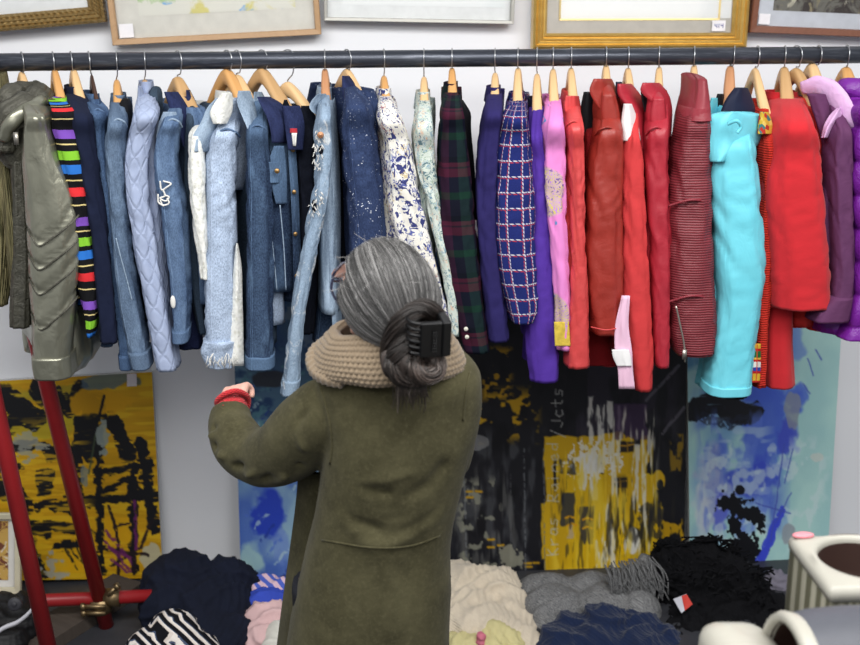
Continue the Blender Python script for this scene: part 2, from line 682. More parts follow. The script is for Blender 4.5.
# --- the blue one behind the woman
p2 = Paint(231, 250, 452, 578, (150, 190, 205), 12)
p2.veil(40, 60, .4, .65, (60, 92, 190), .8)
p2.veil(24, 40, .45, .7, (176, 212, 214), .7, (230, 420, 452, 580, 30))
p2.rect(225, 240, 460, 420, (58, 88, 118), 10, .75, .3, 30, 24)
p2.veil(16, 10, .52, .66, (34, 62, 108), .8, (226, 250, 452, 420, 10))
p2.veil(10, 7, .56, .66, (92, 140, 150), .8, (226, 340, 330, 430, 8))
p2.patch(264, 374, 20, 9, (52, 54, 62), .3, .9)
p2.patch(262, 510, 18, 34, (40, 66, 190), .6, .95, .3)
p2.patch(290, 440, 24, 30, (42, 70, 196), .7, .9, .3)
p2.patch(275, 545, 10, 30, (120, 150, 215), .6, .7, .4)
for k in range(16):
    x, y = 236 + k * 7 % 60, 380 + k * 13 % 190
    p2.line(((x, y + 16), (x + 14, y)), 3, ((84, 118, 210), (190, 218, 222), (36, 60, 150))[k % 3], .7, .4, 3)
p2.patch(244, 560, 14, 22, (178, 216, 210), .4, .8, .3)
p2.patch(322, 392, 16, 20, (30, 34, 66), .5, .9)
for k in range(12):
    p2.line(((306 + k % 4 * 7, 384 + k // 4 * 8), (309 + k % 4 * 7, 385 + k // 4 * 8)), 2.5, (200, 208, 214), .9)
p2.patch(330, 310, 40, 40, (150, 160, 170), .8, .5, .2, 7)
c2 = (P(231, 250, 3.818), P(455, 252, 3.818), P(452, 576, 3.765), P(241, 578, 3.765))
canvas('abstract_painting', p2, c2, 'blue abstract canvas on the floor behind the woman')

# --- the big black one with the yellow house shapes
p3 = Paint(440, 240, 686, 575, (26, 26, 32), 13)
p3.veil(20, 30, .48, .7, (12, 12, 18), .9)
p3.veil(9, 26, .52, .7, (78, 80, 84), .7, (440, 420, 545, 575, 15))
p3.veil(6, 40, .56, .7, (112, 112, 108), .6, (440, 450, 520, 575, 15))
p3.veil(9, 30, .5, .66, (66, 64, 70), .6, (545, 400, 684, 450, 14))
p3.veil(12, 40, .54, .7, (52, 46, 60), .7, (560, 330, 684, 440, 14))
p3.veil(8, 10, .6, .68, (150, 150, 132), .8, (446, 470, 500, 575, 10))
p3.veil(12, 9, .55, .62, (206, 160, 24), .95, (462, 380, 540, 442, 14))
p3.veil(10, 7, .58, .64, (196, 150, 26), .9, (474, 340, 512, 400, 8))
p3.rect(540, 432, 628, 572, (216, 172, 20), 3, .95, .18, 8, 40)
p3.rect(560, 470, 660, 572, (222, 180, 22), 6, .95, .25, 9, 40)
p3.rect(600, 430, 648, 520, (214, 170, 22), 5, .95, .25, 8, 40)
p3.rect(536, 500, 552, 560, (210, 168, 22), 2, .95)
p3.rect(655, 520, 684, 560, (206, 160, 22), 8, .9, .4, 6, 12)
p3.rect(669, 430, 684, 470, (180, 140, 24), 4, .7, .4, 6, 12)
for x, y, w, h in ((570, 448, 20, 40), (582, 455, 14, 44), (594, 400, 9, 70), (604, 396, 8, 90), (614, 400, 6, 70), (630, 440, 10, 70), (600, 500, 14, 70), (592, 540, 22, 30), (640, 470, 6, 40), (585, 392, 6, 50)):
    p3.rect(x, y, x + w, y + h, (228, 226, 216), 2, .85, .42, 3, 16)
p3.patch(590, 458, 22, 16, (232, 230, 222), .9, .9, .08, 4)
p3.rect(612, 400, 646, 436, (74, 52, 86), 4, .75, .2, 8, 30)
p3.rect(552, 452, 572, 470, (58, 60, 66), 4, .8, .3)
p3.rect(557, 488, 573, 524, (56, 56, 60), 3, .9, .2)
p3.rect(576, 504, 592, 545, (60, 58, 60), 3, .9, .25)
p3.rect(560, 520, 572, 540, (190, 170, 150), 3, .8, .4)
for x, y in ((618, 437), (611, 474)):
    p3.rect(x, y, x + 15, y + 12, (36, 30, 30), 1.5, .95)
    p3.line(((x + 1, y + 5), (x + 14, y + 4)), 1.6, (190, 140, 30))
    p3.line(((x + 7, y + 1), (x + 8, y + 11)), 1.4, (150, 110, 30))
for x, y in ((562, 516), (580, 518), (580, 527), (564, 524)):
    p3.line(((x, y), (x + 4, y - 2), (x + 9, y)), 2.2, (222, 160, 26), .95, 0, .5)
for x, y in ((461, 488), (461, 494), (470, 488), (482, 546), (492, 544), (482, 538), (520, 563), (528, 563), (520, 567)):
    p3.line(((x, y), (x + 6, y)), 2.2, (204, 156, 26), .95, 0, .5)
p3.patch(658, 478, 9, 10, (214, 170, 24), .3)
p3.patch(660, 482, 4, 6, (36, 36, 34), .2)
p3.patch(622, 545, 10, 10, (236, 190, 14), .5)
p3.patch(632, 540, 7, 14, (228, 226, 216), .4)
p3.rect(636, 500, 664, 540, (52, 50, 48), 6, .8, .35, 5, 8)
p3.veil(4, 22, .56, .66, (40, 38, 36), .7, (600, 490, 684, 560, 10))
p3.veil(4, 26, .6, .7, (50, 46, 40), .6, (545, 470, 640, 575, 8))
p3.veil(5, 40, .56, .68, (240, 206, 60), .7, (545, 435, 660, 575, 6))
p3.veil(3, 30, .6, .7, (232, 228, 210), .8, (590, 400, 660, 560, 10))
for pts in (((645, 396), (678, 362)), ((662, 430), (684, 404))):
    p3.line(pts, 3.5, (112, 108, 118), .7, .2, 1)
for x in (459, 520, 540):
    p3.line(((x, 445), (x, 575)), 1.6, (120, 124, 128), .7, .35, .6)
p3.line(((506, 470), (505, 575)), 1.4, (90, 92, 96), .7, .3, .6)
p3.patch(470, 440, 12, 8, (150, 150, 150), .8, .7)
p3.patch(505, 558, 12, 12, (160, 158, 138), .7, .8, .1, 6)
# chalk handwriting running up the canvas: vertical script, read with the head tilted left
GLY = {'J': [[(4, 0), (4, 6), (2.5, 8), (.5, 6.5)]], 'c': [[(4, 3.5), (2, 3), (.6, 5.5), (2, 8), (4, 7.4)]], 't': [[(2, 0), (2, 7), (3.6, 8)], [(.4, 3), (4, 2.6)]],
       's': [[(4, 3.4), (1.4, 3.4), (1.6, 5.4), (3.6, 6), (3, 8), (.6, 7.6)]], 'R': [[(.6, 8), (.8, 0), (4, .8), (3.6, 3.6), (1, 4.2), (4.4, 8)]],
       'a': [[(4, 3.6), (1.6, 3.4), (.8, 6.4), (2.4, 8), (3.8, 6), (4, 3.6), (4.4, 8)]], 'i': [[(2, 3.5), (2.2, 8)], [(2, 1), (2.3, 1.4)]],
       'n': [[(.6, 8), (.8, 3.5), (1, 5), (3, 3.4), (4, 5), (4.2, 8)]], 'e': [[(1, 5.8), (4, 5.4), (3, 3.4), (1, 4.4), (1, 7), (3, 8), (4.4, 7)]],
       'd': [[(4.2, 0), (4, 8)], [(4, 4), (1.4, 4), (1, 7), (2.6, 8), (4, 6)]], 'K': [[(.6, 0), (.8, 8)], [(4.2, .6), (1, 4.4), (4.4, 8)]], 'r': [[(.8, 3.4), (1, 8)], [(1, 5), (3.8, 3.4)]], 'm': [[(.4, 8), (.5, 3.6), (2, 4), (2.2, 8)], [(2.2, 5), (3.6, 3.6), (4.6, 8)]], '/': [[(4, -1), (.5, 9)]]}
for word, ypos, xb in (('Jcts', 424, 548), ('/', 434, 549), ('Rained', 500, 543), ('Kras', 556, 542)):
    yy = ypos
    for ch in word:
        for st in GLY[ch]:
            p3.line([(xb + q * 1.45, yy - p_ * 1.9) for p_, q in st], 1.3, (196, 196, 190), .75, .15, .8)
        yy -= 10.4
c3 = (P(440, 238, 3.818), P(688, 240, 3.818), P(684, 573, 3.715), P(448, 575, 3.73))
canvas('abstract_painting', p3, c3, 'large black and yellow canvas with chalky handwriting and house shapes')

# --- the pale blue one at the right
p4 = Paint(684, 240, 846, 566, (164, 208, 208), 14)
p4.veil(30, 40, .35, .7, (182, 222, 216), .8)
p4.veil(60, 60, .45, .62, (92, 140, 205), .8, (680, 240, 806, 500, 20))
p4.veil(34, 40, .5, .68, (66, 92, 200), .85, (684, 320, 800, 540, 24))
p4.veil(16, 20, .5, .7, (150, 182, 224), .7, (684, 430, 780, 560, 14))
p4.patch(770, 420, 34, 60, (70, 98, 205), .6, .9, .35)
p4.patch(700, 340, 26, 30, (74, 130, 172), .6, .8, .3)
p4.patch(803, 393, 16, 14, (76, 104, 208), .5, .8, .3)
p4.patch(796, 340, 12, 26, (110, 140, 212), .7, .7, .3)
p4.patch(792, 432, 12, 18, (70, 84, 196), .6, .9, .3)
p4.patch(797, 410, 8, 20, (140, 146, 160), .5, .8)
p4.patch(760, 475, 34, 26, (60, 78, 200), .7, .85, .35)
p4.patch(712, 490, 22, 50, (172, 180, 212), .6, .75, .4)
p4.patch(698, 505, 10, 40, (206, 214, 220), .5, .7, .4)
p4.patch(722, 505, 10, 26, (84, 96, 208), .6, .8, .3)
p4.line(((690, 404), (712, 398), (735, 406), (756, 407)), 22, (26, 27, 34), 1, .12, 5, 30, 4)
p4.line(((700, 412), (730, 420), (752, 412)), 10, (34, 40, 58), .8, .3, 4)
p4.patch(733, 391, 12, 5, (24, 24, 30), .4)
p4.veil(10, 26, .54, .68, (96, 124, 214), .7, (690, 400, 800, 540, 14))
p4.veil(22, 9, .55, .68, (178, 204, 226), .6, (690, 410, 780, 500, 14))
p4.veil(12, 14, .58, .68, (206, 226, 228), .6, (690, 430, 846, 560, 14))
for cx, cy, rx, ry in ((732, 500, 15, 10), (745, 507, 14, 8), (757, 514, 12, 6), (736, 522, 7, 12), (746, 540, 14, 12), (752, 553, 18, 12), (738, 556, 12, 10), (768, 524, 5, 6)):
    p4.patch(cx, cy, rx, ry, (14, 15, 22), 1.0, 1, .05, 5)
p4.line(((726, 494), (748, 506), (768, 516)), 6, (14, 15, 22), 1, .2, 6)
p4.line(((735, 508), (738, 530), (750, 560)), 5, (14, 15, 22), 1, .2, 6)
for x, y in ((722, 486), (770, 530), (728, 528), (762, 538), (718, 500), (756, 496)):
    p4.patch(x, y, 2.2, 2.2, (20, 20, 30), .4)
p4.patch(742, 486, 5, 5, (20, 20, 28), .6)
for pts in (((770, 556), (790, 508)), ((766, 560), (784, 520))):
    p4.line(pts, 9, (60, 76, 210), .95, .15, 3)
for pts in (((790, 440), (778, 540)), ((800, 445), (792, 480)), ((783, 520), (800, 490)), ((760, 500), (800, 512)), ((812, 355), (818, 372)), ((820, 346), (826, 356)), ((808, 380), (816, 390))):
    p4.line(pts, 1.5, (70, 84, 180), .8, .1, 1)
p4.patch(798, 533, 9, 12, (150, 160, 168), .4, .9)
p4.patch(826, 454, 8, 4, (226, 214, 204), .6, .5)
c4 = (P(686, 238, 3.818), P(847, 240, 3.818), P(827, 563, 3.73), P(690, 570, 3.715))
canvas('abstract_painting', p4, c4, 'pale blue abstract canvas with black splashes at the right end')

# ------------------------------------------------------------------ framed pictures on the wall
M_GLASS = bpy.data.materials.new('picture glass')
M_GLASS.use_nodes = True
nt = M_GLASS.node_tree
nt.nodes.remove(nt.nodes['Principled BSDF'])
tr_, gl_, mx_, fr_ = [nt.nodes.new(k) for k in ('ShaderNodeBsdfTransparent', 'ShaderNodeBsdfGlossy', 'ShaderNodeMixShader', 'ShaderNodeFresnel')]
fr_.inputs[0].default_value = 1.45
gl_.inputs['Roughness'].default_value = .03
nt.links.new(fr_.outputs[0], mx_.inputs[0])
nt.links.new(tr_.outputs[0], mx_.inputs[1])
nt.links.new(gl_.outputs[0], mx_.inputs[2])
nt.links.new(mx_.outputs[0], nt.nodes['Material Output'].inputs['Surface'])

M_TAG = plain('price label paper', (240, 238, 242), .8)
M_INK = plain('blue ink', (90, 100, 170), .8)


def art_mat(name, bg, blots):
    "a loosely painted sheet: pale ground with soft washes"
    t = T(name, .8)
    u = t.uv()
    c = bg
    for k, (cc, sc_, lo, hi) in enumerate(blots):
        c = t.mix(t.step(t.noise(t.vadd(u, (k * 3.1, k * 1.7, 0)), sc_, 4, .6, .8), lo, hi), c, cc)
    return t.col(c)


def framed(label, pl, pr, height, fw, mats, profile, matw, slip, art, tagpx=None, digits=None, tilt=0.0):
    "pl, pr: lower outer corners in pixels; hung on the back wall, leaning out a little"
    yb = WALLY - .045
    A, B = P(pl[0], pl[1], yb), P(pr[0], pr[1], yb)
    ex = (B - A).normalized()
    up = V((0, tilt, 1))
    up = (up - ex * up.dot(ex)).normalized()
    W = (B - A).length
    out = ex.cross(up).normalized()          # towards the viewer
    if out.y > 0:
        out = -out
    root = thing('framed_picture', label, 'picture', A, 'pictures hung above the clothes rail')

    def pt(x, y, z):
        return A + ex * x + up * y + out * z

    def ring(k):                              # mitred ring at inset k
        return [(k, k), (W - k, k), (W - k, height - k), (k, height - k)]
    f = MB()
    rings = []
    for k, z in profile:
        rings.append([pt(x, y, z) for x, y in ring(k * fw)])
    f.loft(rings, False, False)
    f.build('frame', mats, root, False)
    b = MB()
    b.hexa([pt(fw * .5, fw * .5, -.004), pt(W - fw * .5, fw * .5, -.004), pt(W - fw * .5, fw * .5, -.02), pt(fw * .5, fw * .5, -.02),
            pt(fw * .5, height - fw * .5, -.004), pt(W - fw * .5, height - fw * .5, -.004), pt(W - fw * .5, height - fw * .5, -.02), pt(fw * .5, height - fw * .5, -.02)])
    b.build('mount_board', matw, root, False)
    if slip:
        m = slip[0]
        s = MB()
        rr = []
        for k, z in ((m, -.004), (m, 0.0), (m + .006, -.002), (m + .006, -.004)):
            rr.append([pt(x, y, z) for x, y in ring(k)])
        s.loft(rr, False, False)
        s.build('slip', slip[1], root, False)
    x0, y0, x1, y1 = art[0]
    s = MB()
    s.face(range(4), ((0, 0), (x1 - x0, 0), (x1 - x0, y1 - y0), (0, y1 - y0)))
    s.v = [tuple(pt(x0, y0, -.003)), tuple(pt(x1, y0, -.003)), tuple(pt(x1, y1, -.003)), tuple(pt(x0, y1, -.003))]
    s.build('print', art[1], root, False)
    g = MB()
    k = fw * .8
    g.face(range(4), ((0, 0), (1, 0), (1, 1), (0, 1)))
    g.v = [tuple(pt(k, k, .002)), tuple(pt(W - k, k, .002)), tuple(pt(W - k, height - k, .002)), tuple(pt(k, height - k, .002))]
    g.build('glass', M_GLASS, root, False)
    if tagpx:
        tx, ty, tw, th = tagpx
        tm = MB()
        tm.hexa([pt(tx, ty, .0045), pt(tx + tw, ty, .0045), pt(tx + tw, ty, .003), pt(tx, ty, .003), pt(tx, ty + th, .0045), pt(tx + tw, ty + th, .0045), pt(tx + tw, ty + th, .003), pt(tx, ty + th, .003)])
        lab = tm.build('price_label', M_TAG, root, False)
        if digits:
            seg = {'4': [(0, 2, 0, 1), (0, 1, 1, 1), (1, 2, 1, 0)], '1': [(.5, 2, .5, 0)], '8': [(0, 0, 0, 2), (1, 0, 1, 2), (0, 0, 1, 0), (0, 1, 1, 1), (0, 2, 1, 2)]}
            d = MB()
            for n_, ch in enumerate(digits[0]):
                for (ax, ay, bx, by) in seg[ch]:
                    o0 = tx + tw * (.2 + n_ * .23)
                    q = tw * .15
                    d.tube([pt(o0 + ax * q, ty + th * .3 + ay * q, .0052), pt(o0 + bx * q, ty + th * .3 + by * q, .0052)], .0011, 5)
            d.build('digits', digits[1], lab)
    return root


t = T('carved gilt', .4, .6)
u = t.uv()
t.bump(t.M('SINE', t.M('MULTIPLY', t.xyz(u)[0], 420)), .5, .003)
M_CARVED = t.col(t.mix(t.noise(u, 90, 4), (120, 92, 48), (186, 156, 98)))
M_OAK = wood('pale oak frame', (176, 134, 92), (200, 160, 116))
t = T('bright gilt', .32, .75)
M_GILT = t.col(t.mix(t.noise(t.obj(), 40, 4), (206, 160, 70), (236, 202, 116)))
M_SILVER = plain('thin silver frame', (178, 176, 168), .45, .3)
M_WALNUT = wood('brown frame wood', (112, 66, 46), (148, 92, 68))
M_WHITECARD = plain('white card', (226, 228, 228), .85)
M_GREYCARD = plain('stone card', (196, 192, 184), .85)
M_CREAMCARD = plain('cream card', (214, 212, 204), .85)
PROF_FLAT = [(0, -.02), (0, .016), (.12, .02), (.85, .018), (1, .01), (1, -.003)]
PROF_STEP = [(0, -.02), (0, .024), (.14, .03), (.26, .022), (.34, .026), (.5, .02), (.58, .023), (.74, .012), (.84, .014), (1, .004), (1, -.003)]
pm = 1150 / 3.94
framed('gilt carved picture frame over the rail, pink and grey print inside', (-160, 45.5), (107, 22), .5, .05, M_CARVED, PROF_STEP, M_WHITECARD, None,
       ((.33, .1, .83, .44), art_mat('pink grey wash', (206, 208, 216), [((222, 170, 206), 3, .48, .56), ((196, 200, 210), 5, .5, .6)])))
framed('slim pale wood frame with a colourful sketch, hung above denim jackets', (113.5, 45.5), (321.5, 34.5), .5, .019, M_OAK, PROF_FLAT, M_CREAMCARD, None,
       ((.09, .085, .58, .44), art_mat('bright sketch', (220, 219, 210), [((214, 206, 130), 9, .56, .63), ((128, 178, 226), 11, .63, .67), ((196, 138, 116), 10, .64, .68), ((176, 200, 150), 8, .62, .68)])), (.024, .022, .044, .042))
framed('thin silver frame with plain white sheet above the floral jackets', (324, 20.5), (513, 24), .45, .011, M_SILVER, PROF_FLAT, M_WHITECARD, None,
       ((.06, .05, .58, .4), art_mat('blank sheet', (232, 234, 234), [((226, 230, 230), 3, .5, .6)])))
framed('wide bright gold frame with cream mount above the red jackets', (531.5, 48.5), (744, 47.5), .5, .048, M_GILT, PROF_STEP, M_GREYCARD, (.088, plain('gilt slip', (232, 206, 140), .4, .5)),
       ((.094, .094, .66, .41), art_mat('white print', (240, 241, 240), [((232, 234, 234), 3, .5, .6)])), (.597, .053, .045, .034), ('414', M_INK))
framed('brown wood frame with an old figure print at the far right', (748, 32.5), (930, 40), .45, .024, M_WALNUT, PROF_FLAT, plain('bluish card', (206, 210, 218), .85), None,
       ((.077, .074, .5, .4), art_mat('old print', (120, 118, 110), [((70, 62, 60), 14, .46, .56), ((206, 200, 180), 12, .58, .64), ((150, 140, 110), 20, .55, .62)])), (.03, .028, .038, .034))
# ------------------------------------------------------------------ the rail, the red scaffold stand, hangers
t = T('dark steel tube', .33, .55, .5)
o_ = t.obj()
t.bump(t.noise(t.scale(o_, 1, 6, 6), 30, 4), .1, .001)
M_STEEL = t.col(t.mix(t.step(t.noise(t.scale(o_, 1, 12, 12), 7, 5, .7), .5, .8), (62, 66, 76), (112, 116, 126)))
t = T('red enamel', .38, spec=.5)
M_RED = t.col(t.mix(t.noise(t.obj(), 14, 4), (140, 20, 26), (166, 30, 34)))
M_BRASS = plain('worn brass coupler', (128, 108, 76), .38, .85, vary=.3)
M_WIRE = plain('hanger wire', (176, 178, 182), .3, .9)
RL, RR = P(0, 62.3, RAILY), P(860, 54.8, RAILY)
RD = (RR - RL) / (RR.x - RL.x)
RAD = .0242


def railpt(x):
    return RL + RD * (x - RL.x)


o = MB().tube([railpt(-1.9), railpt(2.6)], RAD, 28).build('clothes_rail', M_STEEL)
tag(o, 'long dark steel tube that all the jackets hang from', 'rail')

st = thing('scaffold_stand', 'red scaffold tube stand clamped together at the left end', 'stand', (-.75, 3.3, 0))
A2, B2 = P(-34, 56, 3.345), G(106.5, 626)
A1, B1 = P(-80, 58, 3.255), G(57, 688)
MB().tube([A2, B2 + V((0, 0, .001))], .0242, 24).build('pole', M_RED, st)
MB().tube([A1, B1 + V((0, 0, .001))], .0242, 24).build('pole', M_RED, st)
zc = P(100, 598, 3.47).z
xl = P(40, 598, 3.47)
MB().tube([V((xl.x - .8, 3.47, zc)), V((P(158, 598, 3.47).x, 3.47, zc))], .0215, 20).build('foot_tube', M_RED, st)
q = A2.lerp(B2, .36)
MB().tube([P(-60, 277, q.y - .03), P(13, 274, q.y - .03)], .0215, 20).build('cross_tube', M_RED, st)
# the swivel coupler at the foot
k = A2.lerp(B2, .955)
ax = (B2 - A2).normalized()
c = MB()
c.tube([k - ax * .024, k + ax * .024], [.033, .033], 20)
c.tube([V((k.x + .012, 3.47, zc)), V((k.x + .062, 3.47, zc))], .031, 20)
c.tube([k + V((0, .01, 0)), V((k.x + .03, 3.46, zc + .01))], .022, 10)
for s_ in (-1, 1):
    c.tube([k + V((-.05 * 1, -.03, .012 * s_)), k + V((.02, -.036, .012 * s_))], .0075, 8)
    c.disc(k + V((-.052, -.03, .012 * s_)), (1, .1, 0), .013, .014, 6)
c.tube([V((k.x + .03, 3.43, zc + .03)), V((k.x + .06, 3.44, zc + .055))], .0075, 8)
c.disc(V((k.x + .062, 3.44, zc + .056)), (1, 0, .6), .013, .014, 6)
c.build('coupler', M_BRASS, st)
q1 = railpt(A2.x + .02)
MB().tube([V((A2.x - .03, 3.3, q1.z)), V((A2.x + .03, 3.3, q1.z))], .036, 18).build('coupler', M_BRASS, st)

W_PALE = wood('pale beech', (212, 168, 112), (232, 194, 142))
W_ORANGE = wood('varnished beech', (200, 140, 74), (222, 168, 104))
W_TAN = wood('tan hanger wood', (184, 140, 88), (206, 164, 112))
W_DARK = wood('dark hanger wood', (60, 40, 34), (86, 60, 50))
W_RED = wood('reddish hanger wood', (180, 118, 78), (206, 150, 106))


def hanger(x_rail_px, wood_y, ang, mat, label, wide=.0115, arm=.155, lean=0.0):
    "ang: horizontal direction (from +x) of the arm that points to the viewer"
    if wide >= .017:
        arm = .13
    C = P(x_rail_px, 60, RAILY)
    C = railpt(C.x)
    top = P(x_rail_px + lean, wood_y, RAILY)
    drop = max(.03, C.z - top.z)
    root = thing('clothes_hanger', label, 'hanger', C, 'wooden hangers on the rail')
    d = V((math.cos(ang), math.sin(ang), 0))
    e = V((-d.y, d.x, 0))
    h = MB()
    r = RAD + .003
    path = []
    for k_ in range(15):
        a = math.radians(-35 + 255 * (1 - k_ / 14.0))   # 220 .. -35 degrees; 0 = towards the viewer
        path.append(C + d * (r * math.cos(a)) + V((0, 0, r * math.sin(a))))
    w = V((top.x, C.y, top.z))
    end = path[-1]
    path += [end.lerp(w, .35) + V((0, 0, -.004)) - d * .0, w + V((0, 0, .018)), w + V((0, 0, -.01))]
    h.tube(path, .0018, 7, 60)
    h.build('hook', M_WIRE, root)
    s = MB()
    rings = []
    for k_ in range(33):
        q = -1 + k_ / 16.0
        zz = -.012 - 0.138 * (math.sqrt(q * q + .03) - .17) - .012 * q * q
        hw = wide * (.75 + .65 * abs(q))
        hh = .0115 + .011 * (1 - abs(q))
        bow = .01 * q * q
        if abs(abs(q) - 1) < .01:
            hw, hh = hw * .5, hh * .5
        cc = w + d * (q * arm) + e * bow + V((0, 0, zz + .005))
        rings.append([cc + e * (hw * math.copysign(abs(math.cos(a)) ** .7, math.cos(a))) + V((0, 0, hh * math.copysign(abs(math.sin(a)) ** .7, math.sin(a)))) for a in [2 * PI * j / 14 for j in range(14)]])
    s.loft(rings)
    s.build('shoulder_bar', mat, root)
    return root, w, d, e


# ------------------------------------------------------------------ garments
def sl(rows, n=44):
    return catmull(rows, n)


def sleeve_mb(mb, rows, Y, b=.06, m=36, amp=.004, seed=0.0, disp=None, ex=2.9, dome=.035, mi=0, n=70, back=.03, open_end=True, dy=0.0, crease=0.0, kv=7.0):
    """a hanging cloth tube; rows (pixel y, left, right) give the width seen at depth Y (+dy at the end); b is its half depth"""
    rings = []
    a_ = sl(rows, n)
    ctrs = []
    for i, rw in enumerate(a_):
        y, x0, x1 = rw[:3]
        q = i / (n - 1)
        yy = (RAILY - rw[3]) if len(rw) > 3 else Y + dy * q
        p0, p1 = P(x0, y, yy), P(x1, y, yy)
        c = (p0 + p1) / 2
        a = max(.004, (p1 - p0).length / 2)
        ctrs.append((c, a, q))
    pre = []
    if dome:
        c, a, q = ctrs[0]
        for th in (86, 66, 46, 24):
            r = math.radians(th)
            pre.append((c + V((0, back * math.sin(r), dome * math.sin(r))), a * math.cos(r) ** .8, 0.0))
    for c, a, q in pre + ctrs:
        bb = b(q) if callable(b) else b
        if a in [z[1] for z in pre]:
            bb = bb * min(1, a / ctrs[0][1])
        ring = []
        for j in range(m):
            f = 2 * PI * j / m
            sx, sy = math.sin(f), math.cos(f)
            px_ = math.copysign(abs(sx) ** (2 / ex), sx)
            py_ = math.copysign(abs(sy) ** (2 / ex), sy)
            o = amp * 1.7 * noi(sx * 2.4 + seed, sy * 2.4 - seed, c.z * kv * .33 + seed * 3.3) + amp * .55 * noi(sx * 4 + seed, sy * 4, c.z * kv * 1.6)
            if crease:
                rg = max(0, 1 - abs(noi(c.z * 15 + sx * 2.2 + seed, sx * 1.3 + sy * .6, seed + 9)) * 3.6)
                rg2 = max(0, 1 - abs(noi(c.z * 24 - sx * 2.6 - seed, sx * 1.1, seed + 4)) * 4.5)
                o -= crease * (rg * (.35 + math.exp(-((q - .42) / .25) ** 2)) + .7 * rg2 * math.exp(-((q - .88) / .14) ** 2))
            if disp:
                o += disp(q, f, c)
            ring.append(c + V((a * px_ + o * sx, bb * py_ + o * sy, 0)))
        rings.append(ring)
    if open_end:
        last = rings[-1]
        c = sum(last, V()) / m
        rings.append([c + (p - c) * .9 + V((0, 0, .001)) for p in last])
        rings.append([c + (p - c) * .86 + V((0, 0, .03)) for p in last])
        rings.append([c + (p - c) * .5 + V((0, 0, .034)) for p in last])
    mb.loft(rings, True, True, mi)
    return rings


def body_mb(mb, C, d, e, L, zN, zS, zH, bw, m=44, n=40, amp=.005, seed=0.0, flare=1.2, near=1.0, disp=None, sway=0.0):
    dk = [(zN + .012, .042, max(.013, bw * .5)), (zN - .012, .06, max(.015, bw * .58)), ((zN + zS) / 2 + .012, L * .6, bw * .72), (zS + .02, L - .035, bw * .85), (zS - .02, L - .005, bw), (zS - .1, L - .002, bw * 1.05),
          (zS * .55 + zH * .45, L, bw * 1.1), (zH + .02, L * 1.02, bw * flare), (zH, L * 1.02, bw * flare)]
    rings = []
    for z, l, w in catmull(dk, n):
        q = (zS - z) / max(.1, zS - zH)
        ring = []
        for j in range(m):
            f = 2 * PI * j / m
            a, b = math.cos(f), math.sin(f)
            pa, pb = math.copysign(abs(a) ** .75, a), math.copysign(abs(b) ** .75, b)
            g = max(0, min(1, q * 3))
            o = amp * g * (1.5 * noi(a * 2.6 + seed, b * 2.6, z * 3.5 + seed) + noi(a * 5 + seed, b * 5, z * 9))
            if disp:
                o += disp(q, f, z)
            ring.append(V((C.x, C.y, z)) + d * (l * pa + o * a) + e * (w * pb + o * b + sway * max(0, q)))
        rings.append(ring)
    last = rings[-1]
    c = sum(last, V()) / m
    rings.append([c + (p - c) * .95 + V((0, 0, .001)) for p in last])
    rings.append([c + (p - c) * .92 + V((0, 0, .05)) for p in last])
    rings.append([c + (p - c) * .5 + V((0, 0, .06)) for p in last])
    mb.loft(rings, True, True)
    return rings


def collar_mb(mb, C, d, e, front, z, h=.034, fall=.05, rx=.062, ry=.044, gap=40, point=.03, th=.004, spread=1.0, n=28):
    "turned collar around the neck opening; fall=0 makes a plain stand collar"
    ef = e * front
    prof = []
    for i in range(n):
        al = math.radians(gap) + (2 * PI - 2 * math.radians(gap)) * i / (n - 1)
        u = d * math.sin(al) * rx + ef * math.cos(al) * ry
        un = u.normalized()
        base = V((C.x, C.y, z)) + u
        ex = max(0, math.cos(al)) ** 2
        if fall:
            f = fall + point * ex
            o = .012 * spread
            out = [base, base - un * .002 + V((0, 0, h * .7)), base + un * .004 + V((0, 0, h)), base + un * (o * .8) + V((0, 0, h * .85)), base + un * (o * 1.5) + V((0, 0, h - f * .55)), base + un * (o * 2.0) + V((0, 0, h - f))]
        else:
            out = [base, base + un * .003 + V((0, 0, h * .5)), base - un * .001 + V((0, 0, h * .96)), base + V((0, 0, h))]
        inn = [p + un * (-th if k_ < 2 or not fall else -th * .8) + V((0, 0, -th * .6 if k_ >= 2 and fall else 0)) for k_, p in enumerate(out)]
        prof.append(out + inn[::-1])
    mb.loft(prof, True, True)


def flap_mb(mb, rows, Yl, Yr, th=.006, bulge=.012, m=14, n=26, amp=.002, seed=0.0, mi=0, dyb=0.0):
    "a cloth panel; rows (pixel y, left, right); its left edge at depth Yl and its right edge at Yr"
    rings = []
    for i, (y, x0, x1) in enumerate(sl(rows, n)):
        q = i / (n - 1)
        fr, bk = [], []
        for j in range(m):
            u = j / (m - 1)
            yy = Yl + (Yr - Yl) * u + dyb * q - bulge * math.sin(PI * u) + amp * noi(u * 5 + seed, y * .05, seed) * 2
            p = P(x0 + (x1 - x0) * u, y, yy)
            fr.append(p)
            tt = th * (1 if 0 < j < m - 1 else .5)
            bk.append(p + V((0, tt, 0)))
        rings.append(fr + bk[::-1])
    mb.loft(rings, True, True, mi)


